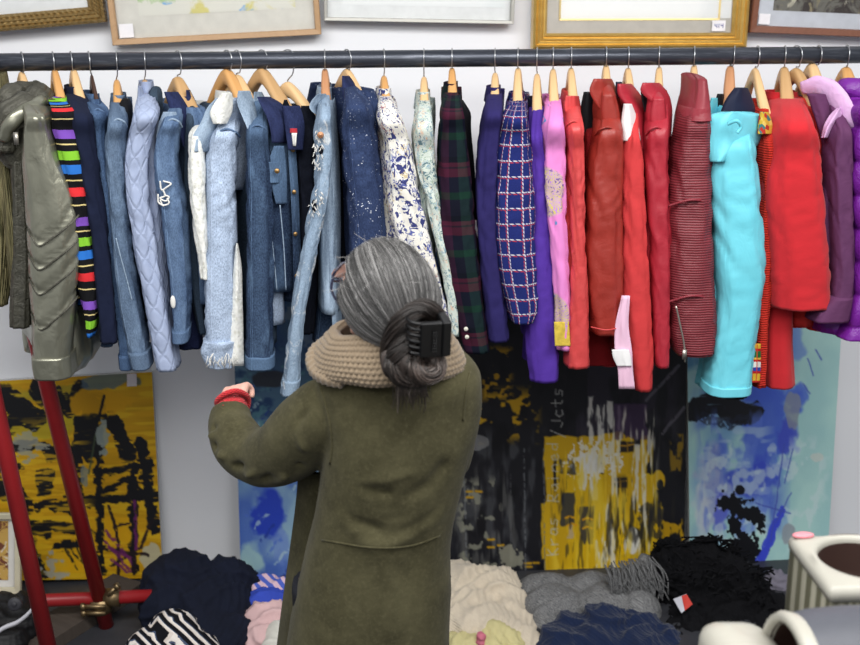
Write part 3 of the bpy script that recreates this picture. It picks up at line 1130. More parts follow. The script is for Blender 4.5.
class Garment:
    def __init__(s, name, cat, label, hook, wy, rows, hem, neck, body, slv, hlabel, hmat, col=None, collar=None, front=1, Ys=.19, bw=.03, hw=.0125, b=.06, seed=None, amp=.004,
                 lean=0, sdisp=None, crease=.0055, cuff=None, ang=None, L=None, shx=None, bflare=1.2, dome=.035, group='garments on the clothes rail', dy=0.0, bdisp=None, kv=7, bsway=0.0, far=True, back=.03, sn=84, nw=11, tshift=None, noshoulder=False, shseam=None):
        s.seed = seed if seed is not None else hook * .37
        C = railpt(P(hook, 60, RAILY).x)
        y0 = rows[0][0]
        sx = shx if shx is not None else (rows[0][1] + rows[0][2]) / 2
        S = P(sx, y0, RAILY - Ys)
        dv = V((S.x - C.x, S.y - C.y, 0))
        s.L = L or dv.length
        if ang is not None:
            dv = V((math.cos(math.radians(ang)), math.sin(math.radians(ang)), 0))
        s.d = dv.normalized()
        s.e = V((-s.d.y, s.d.x, 0))          # for d pointing to the viewer this is +x
        s.front = front
        _r, w_, _d, _e = hanger(hook, wy, math.atan2(s.d.y, s.d.x), hmat, hlabel, hw, lean=lean)
        s.C = V((C.x, RAILY, 0))
        s.zN, s.zS = P(hook, neck, RAILY).z, max(S.z, w_.z - .108)
        s.zH = P(hook, hem, RAILY - .1).z
        s.Y = RAILY - Ys
        s.root = thing(name, label, cat, (C.x, RAILY, s.zH), group)
        mb = MB()
        body_mb(mb, s.C, s.d, s.e, s.L, s.zN, s.zS, s.zH, bw, seed=s.seed, flare=bflare, disp=bdisp, sway=bsway)
        s.body = mb.build('body', body, s.root)
        mb = MB()
        s.rows = rows
        ny = neck - 7
        hx = P(hook, neck, RAILY)
        tx = hook + (tshift if tshift is not None else .25 * (sx - hook))
        k0 = nw / 2
        full = []
        for q_ in (0.0, .33, .66):
            xl_ = (tx - k0) * (1 - q_) + rows[0][1] * q_
            xr_ = (tx + k0) * (1 - q_) + rows[0][2] * q_
            full.append((ny + (y0 - ny) * q_ ** 1.1, xl_, xr_, .035 + (Ys - .035) * q_ ** .8))
        full += [tuple(r) + (Ys - dy * i_ / (len(rows) - 1),) for i_, r in enumerate(rows)]
        if noshoulder:
            full = full[3:]
        else:
            dome = 0
        sleeve_mb(mb, full, s.Y, b, amp=amp, seed=s.seed, disp=sdisp, crease=crease, dome=dome, dy=dy, kv=kv, back=back, n=sn)
        s.slv = mb.build('sleeve', slv, s.root)
        if shseam:
            x0_, x1_ = rows[0][1], rows[0][2]
            bb_ = b if not callable(b) else .06
            m2 = MB()
            m2.tube([P(x0_, y0 + 9, s.Y - bb_ * .45), P(x0_ * .75 + x1_ * .25, y0 + 3, s.Y - bb_ * .93), P((x0_ + x1_) / 2, y0 + 1, s.Y - bb_), P(x0_ * .25 + x1_ * .75, y0 + 3, s.Y - bb_ * .93), P(x1_, y0 + 9, s.Y - bb_ * .45)], .0028, 7, 26)
            m2.build('shoulder_seam', shseam, s.root)
        if cuff:
            s.add_cuff(cuff, slv)
        if far:                               # the sleeve on the wall side
            mb = MB()
            F = s.C - s.d * s.L
            zc = P(hook, rows[-1][0], RAILY).z
            rr = []
            for i in range(24):
                q = i / 23
                z = s.zS + .02 - (s.zS + .02 - zc) * q
                a = .03 + .022 * math.sin(min(1, q * 4) * PI / 2) * (1 - .35 * q)
                rr.append([F - s.d * (.015 + .03 * min(1, q * 2)) + V((0, 0, z)) + s.e * (min(bw * 1.1, a) * math.cos(f)) + s.d * (a * math.sin(f)) + s.e * .006 * noi(f, z * 8, s.seed) for f in [2 * PI * j / 16 for j in range(16)]])
            mb.loft(rr)
            mb.build('sleeve', slv, s.root)
        if collar:
            kw = dict(collar)
            mb = MB()
            dz = kw.pop('dz', 0)
            kw.setdefault('rx', .06)
            kw.setdefault('ry', .02)
            kw.setdefault('spread', .45)
            collar_mb(mb, s.C, s.d, s.e, front, s.zN + dz + .008, **kw)
            mb.build('collar', col or body, s.root)

    def add_cuff(s, cf, mat):
        "a stitched band around the sleeve end: (pixel rows high, grow)"
        h, g = cf[:2]
        a = sl(s.rows, 60)
        y1 = a[-1][0]
        rr = [r for r in a if r[0] > y1 - h]
        rows = [(r[0], r[1] - g, r[2] + g) for r in rr]
        mb = MB()
        sleeve_mb(mb, [tuple(r) for r in rows], s.Y, (cf[2] if len(cf) > 2 else .064), amp=.001, dome=0, seed=s.seed, n=10)
        mb.build('cuff', cf[3] if len(cf) > 3 else mat, s.root)

    def part(s, name, mb, mat, parent=None):
        return mb.build(name, mat, parent or s.root)

    def flap(s, name, rows, Yl, Yr, mat, **k):
        mb = MB()
        flap_mb(mb, rows, RAILY - Yl, RAILY - Yr, seed=s.seed, **k)
        return mb.build(name, mat, s.root)

    def tubepart(s, name, rows, Yo, mat, b=.05, **k):
        mb = MB()
        sleeve_mb(mb, rows, RAILY - Yo, b, seed=s.seed + 5, **k)
        return mb.build(name, mat, s.root)

    def pxtube(s, name, pts, r, mat, n=30, m=18, flat=None, disp=None, parent=None):
        "pts (px, py, offset in front of the rail)"
        mb = MB()
        mb.tube([P(x, y, RAILY - o) for x, y, o in pts], r, m, n, flat=flat, disp=disp)
        return mb.build(name, mat, parent or s.root)
# ------------------------------------------------------------------ pattern materials
M_BRASSBTN = plain('brass button', (150, 116, 70), .35, .8)
M_ZIP = plain('metal zip', (176, 170, 160), .35, .8)
M_BLKLINING = cloth('black lining', (16, 17, 22), .2, .6)
M_NAVYLIN = cloth('navy lining', (30, 36, 60), .15, .6)

t = T('olive metallic nylon', .3, .7, .5)
u = t.uv()
t.bump(t.noise(t.scale(u, 1.6, 1), 13, 3, .5, .6), .45, .01)
M_KHAKI = t.col(t.mix(t.noise(u, 9, 3), (126, 126, 110), (170, 169, 150)))
t = T('ribbed olive collar', .5, .2, .4)
u = t.uv()
t.bump(t.M('SINE', t.M('MULTIPLY', t.xyz(u)[0], 300)), .5, .003)
t.bump(t.noise(u, 45, 4, .65, 1), .9, .008)
M_KHAKIDK = t.col(t.mix(t.noise(u, 40, 4), (50, 49, 43), (100, 98, 86)))

STR = [((0, (14, 14, 18))), (.10, (124, 74, 186)), (.20, (14, 14, 18)), (.255, (222, 200, 130)), (.272, (14, 14, 18)), (.34, (126, 196, 40)), (.445, (14, 14, 18)), (.50, (36, 112, 206)), (.60, (14, 14, 18)), (.665, (222, 200, 130)), (.682, (14, 14, 18)),
       (.76, (226, 42, 48)), (.86, (14, 14, 18)), (.95, (222, 200, 130)), (.966, (14, 14, 18))]
t = T('rainbow striped knit', .85, spec=.2)
u = t.uv()
v = t.M('ADD', t.xyz(u)[1], t.M('MULTIPLY', t.noise(u, 12, 2), .006))
t.bump(t.noise(u, 600, 2), .3, .001)
M_STRIPES = t.col(t.ramp(t.M('FRACT', t.M('DIVIDE', t.M('ADD', v, .02), .23)), STR, True))

t = T('quilted pale blue', .85, spec=.2)
u = t.uv()
x, y, _ = t.xyz(u)
g = None
for s_ in (1, -1):
    f = t.M('ABSOLUTE', t.M('SUBTRACT', t.M('FRACT', t.M('DIVIDE', t.M('ADD', t.M('MULTIPLY', x, s_ * 1.35), y), .068)), .5))
    g = f if g is None else t.M('MINIMUM', g, f)
t.bump(t.step(g, 0, .16), .45, .005)
base = t.mix(t.noise(u, 40, 4), (146, 160, 192), (168, 180, 208))
M_QUILT = t.col(t.mix(t.M('MULTIPLY', t.step(g, .03, .0), .35), base, (128, 142, 176)))

t = T('plaid wool', .95, spec=.1)
u = t.uv()
x, y, _ = t.xyz(u)
fx = t.M('FRACT', t.M('DIVIDE', t.M('ADD', x, .105), .125))
fy = t.M('FRACT', t.M('DIVIDE', y, .16))
cx_ = t.ramp(fx, [(0, (60, 22, 44)), (.30, (18, 20, 36)), (.48, (24, 52, 44)), (.8, (14, 16, 26)), (.96, (60, 22, 44))], True)
cy_ = t.ramp(fy, [(0, (88, 30, 52)), (.07, (50, 28, 44)), (.1, (88, 30, 52)), (.24, (22, 26, 46)), (.5, (20, 56, 42)), (.62, (24, 26, 44)), (.9, (16, 20, 32))], True)
c = t.mix(.5, cx_, cy_)
c = t.mix(t.M('MULTIPLY', t.noise(u, 500, 2), .35), c, (10, 10, 16))
t.bump(t.noise(u, 400, 2), .35, .001)
M_PLAID = t.col(c)

t = T('blue checked tweed', .95, spec=.1)
u = t.uv()
x, y, _ = t.xyz(u)
xw = t.M('ADD', x, t.M('MULTIPLY', t.noise(u, 60, 2), .002))
fx = t.M('FRACT', t.M('DIVIDE', t.M('ADD', xw, .0165), .031))
fy = t.M('FRACT', t.M('DIVIDE', y, .043))
dash = t.M('GREATER_THAN', t.M('FRACT', t.M('DIVIDE', t.M('ADD', x, y), .011)), .34)
wl = t.M('MULTIPLY', t.M('MAXIMUM', t.M('LESS_THAN', fx, .1), t.M('LESS_THAN', fy, .075)), dash)
rl = t.M('MULTIPLY', t.M('MAXIMUM', t.M('LESS_THAN', t.M('ABSOLUTE', t.M('SUBTRACT', fx, .17)), .045), t.M('LESS_THAN', t.M('ABSOLUTE', t.M('SUBTRACT', fy, .135)), .035)), dash)
base = t.mix(t.noise(u, 300, 3), (24, 32, 88), (38, 50, 124))
c = t.mix(rl, base, (178, 52, 62))
c = t.mix(t.M('MULTIPLY', wl, .85), c, (214, 214, 222))
t.bump(t.noise(u, 350, 2), .5, .0015)
M_TWEED = t.col(c)


def floral(name, ground, cells, sc1=30, leafcol=(52, 60, 112), lo=.5, hi=.53):
    t = T(name, .85, spec=.2)
    u = t.uv()
    wob = t.vadd(u, t.scale(t.noise(u, 30, 3, .6, 0, True), .03, .03))
    cell = t.voronoi(wob, sc1, out='Color')
    r = t.xyz(cell)[0]
    big = t.ramp(r, cells, True)
    edge = t.voronoi(wob, sc1, 'DISTANCE_TO_EDGE')
    c = t.mix(t.step(edge, .1, .06), big, ground)
    leaf = t.noise(t.scale(t.vadd(u, (2, 3, 0)), 1, .7), 46, 2, .5, 1.6)
    c = t.mix(t.step(leaf, lo + .06, hi + .06), c, leafcol)
    leaf = t.noise(t.vadd(u, (7, 1, 0)), 38, 2, .5, 2.0)
    c = t.mix(t.step(leaf, .6, .62), c, ground)
    t.bump(t.noise(u, 400, 2), .2, .0008)
    t.bump(t.noise(u, 24, 3, .6, 1), .3, .006)
    return t.col(c)


M_FLORAL = floral('white cotton with blue leaves', (226, 222, 212), [(0, (226, 222, 212)), (.36, (84, 94, 160)), (.58, (220, 218, 210)), (.78, (166, 176, 200)), (.9, (196, 178, 140)), (.95, (176, 96, 92))], 19, (54, 60, 118), .5, .52)
M_FLORAL2 = floral('pale green floral cotton', (196, 206, 196), [(0, (196, 206, 196)), (.3, (128, 160, 176)), (.5, (204, 210, 202)), (.7, (140, 164, 140)), (.84, (214, 176, 150)), (.93, (96, 128, 150))], 34, (92, 120, 128), .55, .58)

t = T('pink printed cotton', .8, spec=.2)
u = t.uv()
wob = t.vadd(u, t.scale(t.noise(u, 14, 2, .5, 0, True), .05, .05))
big = t.voronoi(t.vadd(u, (.03, .02, 0)), 5.5)
rings = t.M('SINE', t.M('MULTIPLY', t.voronoi(wob, 22), 46))
swirl = t.mix(t.step(rings, -.1, .25), (206, 190, 104), (190, 136, 214))
swirl = t.mix(t.step(t.voronoi(wob, 40), .3, .24), swirl, (120, 92, 160))
c = t.mix(t.step(big, .42, .38), (230, 132, 204), swirl)
c = t.mix(t.step(t.noise(u, 17, 2, .5, 1), .68, .7), c, (96, 140, 200))
M_PINK = t.col(c)

t = T('lace', .95, spec=.1)
u = t.uv()
t.bump(t.noise(u, 110, 4, .7), .8, .006)
M_LACE = t.col(t.mix(t.step(t.voronoi(u, 60), .1, .5), (214, 214, 202), (240, 240, 234)))

t = T('red knit with woven trim', .95, spec=.1)
u = t.uv()
x, y, _ = t.xyz(u)
t.bump(t.M('SINE', t.M('MULTIPLY', y, 900)), .6, .002)
M_REDKNIT = t.col(t.mix(t.noise(t.scale(u, 1, 8), 60, 3), (176, 30, 26), (218, 56, 40)))
t = T('woven trim', .9, spec=.1)
u = t.uv()
x, y, _ = t.xyz(u)
c = t.ramp(t.M('FRACT', t.M('DIVIDE', y, .098)), [(0, (214, 168, 40)), (.14, (190, 30, 30)), (.22, (30, 104, 52)), (.42, (222, 176, 60)), (.48, (190, 30, 30)), (.55, (226, 222, 214)), (.72, (40, 70, 170)), (.84, (190, 30, 30)), (.92, (214, 168, 40))], True)
chk = t.M('GREATER_THAN', t.M('FRACT', t.M('DIVIDE', x, .017)), .72)
M_TRIM = t.col(t.mix(t.M('MULTIPLY', chk, .8), c, (206, 60, 40)))
t = T('patterned yoke', .9, spec=.1)
u = t.uv()
M_YOKE = t.col(t.ramp(t.xyz(t.voronoi(u, 70, out='Color'))[0], [(0, (206, 166, 50)), (.4, (60, 120, 120)), (.6, (190, 50, 40)), (.8, (220, 190, 90))], True))

t = T('cyan rain shell', .5, spec=.4)
u = t.uv()
t.bump(t.noise(t.scale(u, 1.5, .6), 14, 3, .55, .8), .4, .009)
M_CYAN = t.col(t.mix(t.noise(u, 7, 3), (92, 200, 220), (116, 218, 234)))
t = T('violet puffer nylon', .38, spec=.5)
u = t.uv()
t.bump(t.noise(u, 28, 4, .6, 1.2), .6, .008)
M_PUFF = t.col(t.mix(t.noise(u, 8, 3), (96, 18, 132), (136, 34, 168)))
M_PLUM = cloth('plum softshell', (98, 52, 92), .1, .75, crumple=.25)
M_LILAC = cloth('lilac shell', (222, 176, 222), .06, .6, crumple=.5)
M_REDWOOL = cloth('red wool', (208, 36, 44), .07, .95, 500, .4, .12, .1)
M_REDWOOL2 = cloth('bright orange red wool', (206, 48, 44), .08, .95, crumple=.15)
M_SCARLET = cloth('scarlet jersey', (210, 56, 58), .07, .9, crumple=.2)
M_VIOLET = cloth('violet cotton', (82, 48, 160), .1, .85, crumple=.2)
M_NAVYP = cloth('purple navy cotton', (40, 34, 92), .12, .9, crumple=.15)
M_NAVY = cloth('navy wool', (22, 29, 54), .18, .95, crumple=.15)
M_BLACKW = cloth('black velvet', (14, 14, 20), .2, .8)
M_DIM1 = denim('bright blue denim', (48, 80, 132), (96, 132, 180), .45)
M_DIM2 = denim('mid blue denim', (70, 100, 142), (122, 150, 184), .6)
M_DIM3 = denim('faded blue denim', (62, 96, 150), (118, 152, 196), .6)
M_DIM4 = denim('pale denim', (132, 162, 200), (178, 204, 232), .6)
M_ACID = denim('acid washed denim', (112, 140, 186), (176, 196, 226), .9, acid=1)
M_DIM5 = denim('worn indigo denim', (28, 46, 92), (92, 126, 166), .35, top=.2)
M_DIM6 = denim('dark indigo denim', (36, 46, 96), (54, 66, 120), .4)
M_DIM7 = denim('very dark denim', (15, 19, 34), (24, 30, 48), .3)
M_DIM8 = denim('ripped pale denim', (122, 156, 198), (170, 198, 226), .8, worn=1)
M_DIM9 = denim('speckled navy denim', (40, 58, 108), (62, 84, 134), .4, speck=1)
M_DIMSH = denim('slate denim', (52, 74, 100), (78, 100, 124), .4)
M_CORAL = leather('coral leather', (214, 66, 66), .4, .2)
M_RUST = leather('rust leather', (158, 44, 34), .4, .3)
M_CRIM = leather('crimson leather', (178, 36, 52), .42, .25)
M_OXB = leather('ribbed oxblood leather', (136, 40, 50), .5, .25, .0072, .2)
M_OXBP = leather('smooth oxblood leather', (142, 40, 52), .45, .25)
M_DKRED = cloth('dark red suede', (132, 18, 24), .12, .9)
M_THREAD = plain('pale thread', (222, 220, 214), .9)
M_TAGRED = plain('red neck label', (190, 40, 50), .8)


def buttons(g, pts, mat, r=.009, nrm=(0, -1, .1), name='button'):
    for p in pts:
        mb = MB()
        mb.disc(p, nrm, r, .005, 14)
        mb.disc(V(p) + V(nrm).normalized() * .003, nrm, r * .45, .003, 10)
        g.part(name, mb, mat)


def seam(g, name, pts, mat, r=.0016, n=30):
    mb = MB()
    mb.tube([P(x, y, RAILY - o) for x, y, o in pts], r, 6, n)
    return mb.build(name, mat, g.root)


SH = dict(h=.032, fall=.042)
# --- olive fringe shawl at the very edge
rows = [(78, -16, 4), (130, -14, 5), (190, -12, 11), (235, -10, 12), (305, -14, 8)]
t = T('olive fringe', .9)
u = t.uv()
t.bump(t.M('SINE', t.M('MULTIPLY', t.xyz(u)[0], 500)), .8, .004)
M_FRINGE = t.col(t.mix(t.step(t.noise(t.scale(u, 60, 3), 3, 3), .4, .6), (70, 68, 40), (160, 150, 104)))
g = Garment('shawl', 'shawl', 'olive fringed shawl hanging at the far left edge behind the silver-grey coat', -2, 78, rows, 300, 96, M_FRINGE, M_FRINGE, 'wooden hanger at far left edge carrying the olive fringed shawl', W_PALE, Ys=-.02, bw=.02, b=.03, far=False, L=.12, ang=-80)

# --- 1 olive puffer
VY = [(231, 52), (255, 52), (280, 55), (315, 58)]


def chev(q, f, c):
    # four chevron seams across the sleeve, padded between
    w = abs(math.sin(f)) * math.copysign(1, math.sin(f))
    best = 1.0
    for y0, _ in VY:
        z0 = P(50, y0, RAILY - .2).z
        zz = z0 + (.085 * w if w > -.25 else -.085 * (w + .25) * .55 - .02125)
        best = min(best, abs(c.z - zz))
    return .007 * min(1, best / .013) ** .6 - .007


rows = [(112, 26, 50), (130, 24, 54), (150, 22, 60), (185, 24, 74), (225, 28, 82), (270, 31, 81), (310, 34, 76), (345, 35, 72), (372, 38, 72)]
g = Garment('puffer_coat', 'coat', 'shiny olive grey quilted coat with chevron seams, first from the left', 22, 77, rows, 345, 100, M_KHAKI, M_KHAKI, 'beech hanger inside the shiny olive grey quilted coat', W_PALE, front=-1, bw=.05, b=.065, Ys=.2, sdisp=chev, amp=.006, crease=0, L=.2, sn=170)
for dy_, sc_x in ((0, 1.0), (24, .99), (49, .96), (84, .88)):
    cx_ = 54
    seam(g, 'chevron_seam', [(cx_ + (x_ - 54) * sc_x, y_ + dy_, o_) for x_, y_, o_ in ((28, 230, .225), (31, 236, .246), (38, 246, .262), (52, 238, .267), (68, 226, .262), (78, 216, .242), (81, 212, .225))], M_KHAKIDK, .0028, 40)
mb = MB()
sleeve_mb(mb, [(352, 34, 73), (362, 35, 74), (373, 37, 75)], RAILY - .2, .07, dome=0, n=12, amp=.003)
g.part('cuff', mb, M_KHAKI)
g.tubepart('front_panel', [(160, 12, 26), (200, 13, 28), (250, 14, 31), (300, 11, 31), (326, 12, 30)], .12, M_KHAKIDK, .03, amp=.006)
mb = MB()
sleeve_mb(mb, [(268, 60, 84), (300, 62, 88), (330, 60, 94), (350, 60, 95), (362, 62, 88)], RAILY - .06, .1, dome=.02, amp=.01)
g.part('back_panel', mb, M_KHAKI)
g.pxtube('hood', [(2, 150, .16), (6, 128, .17), (16, 112, .17), (32, 104, .14), (42, 96, .09), (38, 88, .03)], [.03, .04, .042, .038, .034, .02], M_KHAKIDK, flat=.8, disp=lambda q, a: .004 * math.sin(q * 40) + .006 * noi(q * 6, a, 2))
g.pxtube('hood_edge', [(3, 140, .19), (10, 124, .205), (24, 112, .195), (38, 104, .16), (45, 96, .1)], [.014, .018, .018, .017, .012], M_KHAKI, flat=.8, disp=lambda q, a: .003 * noi(q * 9, a, 5))
g.pxtube('hood_edge', [(0, 110, .12), (8, 98, .12), (22, 90, .07), (36, 88, .03)], [.024, .03, .024, .016], M_KHAKIDK, disp=lambda q, a: .006 * noi(q * 6, a, 7))
g.pxtube('hood', [(4, 138, .14), (12, 154, .13), (22, 168, .12), (28, 180, .1)], [.04, .036, .026, .012], M_KHAKIDK, flat=.8, disp=lambda q, a: .006 * noi(q * 6, a, 3))
mb = MB()
p = P(16, 137, RAILY - .235)
mb.box(p.x - .006, p.x + .006, p.y - .002, p.y + .002, p.z - .02, p.z + .012)
g.part('zip_pull', mb, M_ZIP)

# --- 2 rainbow stripes
rows = [(108, 54, 74), (128, 55, 82), (150, 60, 86), (200, 67, 92), (250, 73, 97), (290, 79, 102), (318, 86, 99), (333, 89, 96)]
g = Garment('striped_cardigan', 'cardigan', 'black cardigan with rainbow stripes beside the olive grey coat', 53, 74, rows, 292, 102, M_STRIPES, M_STRIPES, 'varnished hanger inside the rainbow striped cardigan', W_ORANGE, bw=.026, hw=.012, lean=2, b=.05, L=.19)
g.tubepart('front_panel', [(112, 50, 66), (150, 56, 74), (200, 62, 84), (250, 66, 90), (303, 70, 98)], .1, M_STRIPES, .03, amp=.003)
mb = MB()
collar_mb(mb, g.C, g.d, g.e, 1, g.zN - .004, h=.02, fall=0, rx=.05, ry=.02)
g.part('neck_band', mb, cloth('red neck band', (180, 40, 56)))

# --- 3 navy blazer
rows = [(112, 72, 94), (135, 74, 98), (160, 79, 102), (200, 86, 107), (250, 93, 113), (300, 98, 118), (339, 101, 121)]
g = Garment('blazer', 'blazer', 'plain dark navy blazer between the rainbow cardigan and denim', 71, 74, rows, 300, 100, M_NAVY, M_NAVY, 'beech hanger inside the dark navy blazer', W_PALE, None, SH, bw=.024, b=.055, cuff=None, lean=3)

# --- 4 bright blue denim
rows = [(108, 90, 106), (130, 93, 108), (160, 97, 112), (210, 103, 118), (270, 109, 124), (320, 117, 132), (364, 122, 137)]
g = Garment('denim_jacket', 'denim jacket', 'bright blue denim jacket on the thin dark hanger', 89, 80, rows, 300, 106, M_DIM1, M_DIM1, 'thin dark brown hanger inside the bright blue denim jacket', W_DARK, None, dict(h=.03, fall=.045, ry=.02), bw=.02, b=.05, cuff=(14, 1), hw=.006, lean=3, Ys=.16, shseam=M_DIM3)

# --- 5 mid denim with stitched seam
rows = [(118, 110, 127), (140, 107, 127), (170, 108, 128), (220, 112, 131), (270, 116, 136), (320, 123, 145), (364, 134, 152)]
g = Garment('denim_jacket', 'denim jacket', 'mid blue denim jacket with dark open front, left of the pale quilted jacket', 117, 85, rows, 300, 108, M_DIM2, M_DIM2, 'slim beech hanger inside the mid blue denim jacket', W_ORANGE, None, SH, bw=.026, b=.055, cuff=(18, 1), shseam=M_DIM4)
g.tubepart('front_panel', [(112, 118, 130), (150, 122, 134), (220, 126, 138), (300, 132, 146), (320, 134, 147)], .1, M_BLKLINING, .04)
seam(g, 'sleeve_seam', [(116, 238, .253), (121, 258, .258), (127, 280, .256), (132, 300, .256)], M_DIM4, .0016)

# --- 6 pale quilted
rows = [(108, 136, 158), (135, 130, 154), (160, 126, 149), (190, 127, 150), (230, 132, 156), (280, 141, 164), (330, 150, 174), (366, 157, 180)]
g = Garment('quilted_jacket', 'quilted jacket', 'pale grey blue diamond quilted jacket between two denim ones', 145, 85, rows, 300, 100, M_QUILT, M_QUILT, 'hanger almost covered by the pale grey blue quilted jacket', W_TAN, None, dict(h=.045, fall=0, gap=30, rx=.05, ry=.022), bw=.03, b=.055)
mb = MB()
flap_mb(mb, [(86, 138, 142), (94, 138, 148), (106, 138, 156), (124, 134, 160), (150, 134, 160)], RAILY - .12, RAILY - .02, th=.01)
g.part('shoulder_yoke', mb, M_QUILT)
g.tubepart('front_panel', [(100, 148, 161), (150, 150, 165), (200, 152, 168), (280, 160, 176)], .06, M_DIMSH, .05)

# --- 7 embroidered denim
rows = [(118, 164, 182), (135, 158, 180), (165, 155, 180), (200, 160, 186), (250, 166, 189), (290, 171, 191), (338, 174, 189)]
g = Garment('denim_jacket', 'denim jacket', 'denim jacket with white embroidered squiggle on its sleeve', 178, 82, rows, 300, 110, M_DIM3, M_DIM3, 'broad tan hanger inside the squiggle embroidered denim jacket', W_TAN, M_DIM6, dict(h=.034, fall=.05), bw=.04, b=.06, hw=.02, cuff=(14, 1), ang=-62, L=.17, shseam=M_DIM4)
g.tubepart('sleeve', [(120, 184, 200), (170, 186, 202), (250, 188, 202), (290, 186, 203), (345, 179, 202)], .05, M_DIM6, .05)
g.flap('lapel', [(92, 164, 178), (104, 168, 186), (125, 176, 193), (148, 184, 196)], .14, .1, M_DIM6, th=.008)
g.flap('collar', [(90, 186, 190), (105, 187, 197), (120, 190, 200), (132, 194, 199)], .06, .02, M_DIM6, th=.008)
g.flap('shoulder_yoke', [(112, 163, 176), (126, 158, 180), (138, 156, 176)], .21, .2, M_DIM4, th=.006)
emb = MB()
for pts in (((160, 181), (162, 190), (167, 187), (171, 184), (163, 181)), ((163, 190), (165, 196), (160, 198), (166, 201), (169, 197), (164, 195)), ((160, 200), (163, 205), (169, 203), (167, 198)), ((158, 194), (159, 203), (164, 206))):
    emb.tube([P(x, y, RAILY - .253) for x, y in pts], .0022, 6, 24)
g.part('embroidery', emb, M_THREAD)
mb = MB()
mb.ell(P(173, 302, RAILY - .252), (.007, .004, .018))
g.part('worn_patch', mb, M_THREAD)

# --- 8 pale denim with lace
rows = [(134, 190, 207), (160, 189, 207), (200, 191, 208), (240, 196, 210), (275, 201, 212)]
g = Garment('denim_jacket', 'denim jacket', 'pale denim jacket with white lace sleeve and lace hem', 227, 74, rows, 340, 104, M_DIMSH, M_LACE, 'orange wood hanger inside the lace sleeved denim jacket', W_ORANGE, M_LACE, dict(h=.03, fall=.05), bw=.035, b=.06, hw=.019, ang=-55, L=.18, shx=214, dome=.02, noshoulder=True)
g.flap('shoulder_yoke', [(98, 216, 228), (108, 207, 226), (120, 202, 224), (138, 192, 220), (152, 190, 212)], .245, .2, M_DIM4, th=.012, bulge=.02)
g.flap('collar', [(93, 222, 232), (102, 215, 233), (112, 210, 232), (124, 213, 227)], .26, .24, M_LACE, th=.012, bulge=.02)
g.flap('lace_hem', [(244, 236, 238), (262, 234, 241), (300, 231, 242.5), (366, 226, 244)], .235, .225, M_LACE, th=.012, bulge=.02)
g.tubepart('sleeve', [(120, 187, 197), (170, 184, 196), (230, 186, 198), (290, 192, 204), (330, 200, 208)], .1, M_DIMSH, .05)

# --- 9 acid wash
rows = [(128, 214, 240), (150, 208, 238), (190, 206, 237), (240, 206, 238), (290, 205, 238), (330, 206, 239), (354, 208, 236)]
g = Garment('denim_jacket', 'denim jacket', 'acid washed pale denim jacket with frayed elastic cuff', 237, 80, rows, 320, 106, M_ACID, M_ACID, 'broad beech hanger inside the acid washed denim jacket', W_PALE, None, dict(h=.034, fall=.055), bw=.045, b=.065, hw=.02, ang=-60, L=.18, shx=226, crease=.008, shseam=M_DIM3)
g.flap('shoulder_yoke', [(98, 234, 247), (112, 226, 250), (135, 216, 252), (165, 212, 250), (190, 214, 243)], .215, .12, M_ACID, th=.014, bulge=.03)
g.flap('collar', [(91, 238, 250), (102, 237, 254), (116, 242, 257), (130, 248, 257)], .25, .2, M_DIM4, th=.01, bulge=.01)
mb = MB()
sleeve_mb(mb, [(336, 205, 240), (346, 204, 239), (356, 207, 236), (362, 210, 234)], RAILY - .19, .07, dome=0, n=22, amp=.008, kv=30)
g.part('cuff', mb, M_ACID)
mb = MB()
for k in range(26):
    x = 208 + 28 * k / 25
    p = P(x, 356 + 3 * math.sin(k), RAILY - .258)
    mb.tube([p, p + V((random.uniform(-.008, .008), -.004, -.012)), p + V((random.uniform(-.012, .012), -.002, -.026))], .0011, 4)
g.part('thread_fringe', mb, M_THREAD)

# --- 10 worn indigo with dark collar
rows = [(124, 247, 268), (150, 246, 270), (200, 246, 274), (250, 246, 274), (300, 246, 274), (364, 246, 275)]
g = Garment('denim_jacket', 'denim jacket', 'worn indigo denim jacket with dark collar and buttoned chest pocket', 262, 73, rows, 300, 106, M_DIM5, M_DIM5, 'broad tan hanger inside the dark collared indigo jacket', W_TAN, None, None, bw=.04, b=.06, hw=.02, ang=-50, L=.16, shx=256, cuff=(14, .6), shseam=M_DIM3)
g.flap('front_panel', [(104, 262, 276), (125, 252, 290), (150, 262, 300), (200, 268, 303), (250, 270, 303), (292, 272, 302)], .19, .1, M_DIM5, th=.012, bulge=.02)
g.flap('collar', [(97, 257, 270), (104, 260, 282), (118, 267, 290), (134, 271, 291), (143, 272, 288)], .23, .14, M_DIM6, th=.01, bulge=.01)
g.flap('collar_lining', [(92, 254, 262), (104, 253, 268), (120, 252, 270)], .1, .02, M_DIM4, th=.006)
g.flap('pocket_flap', [(162, 267, 280), (172, 266, 282), (183, 270, 281)], .225, .195, M_DIM5, th=.008, bulge=.006)
g.flap('chest_pocket', [(146, 274, 284), (164, 268, 286), (184, 271, 287), (204, 276, 287)], .212, .18, M_DIM5, th=.006, bulge=.006)
buttons(g, [P(277, 171, RAILY - .228)], M_BRASSBTN, .007)
g.flap('placket', [(150, 288, 296), (200, 291, 299), (292, 294, 302)], .17, .15, M_DIM5, th=.008, bulge=.004)
buttons(g, [P(293 + k * 1.2, 150 + k * 42, RAILY - .175) for k in range(4)], M_BRASSBTN, .006)
seam(g, 'pocket_seam', [(280, 205, .208), (284, 250, .203), (286, 290, .2)], M_DIM4, .0016)
seam(g, 'pocket_seam', [(268, 205, .214), (273, 250, .21), (277, 290, .206)], M_DIM4, .0016)

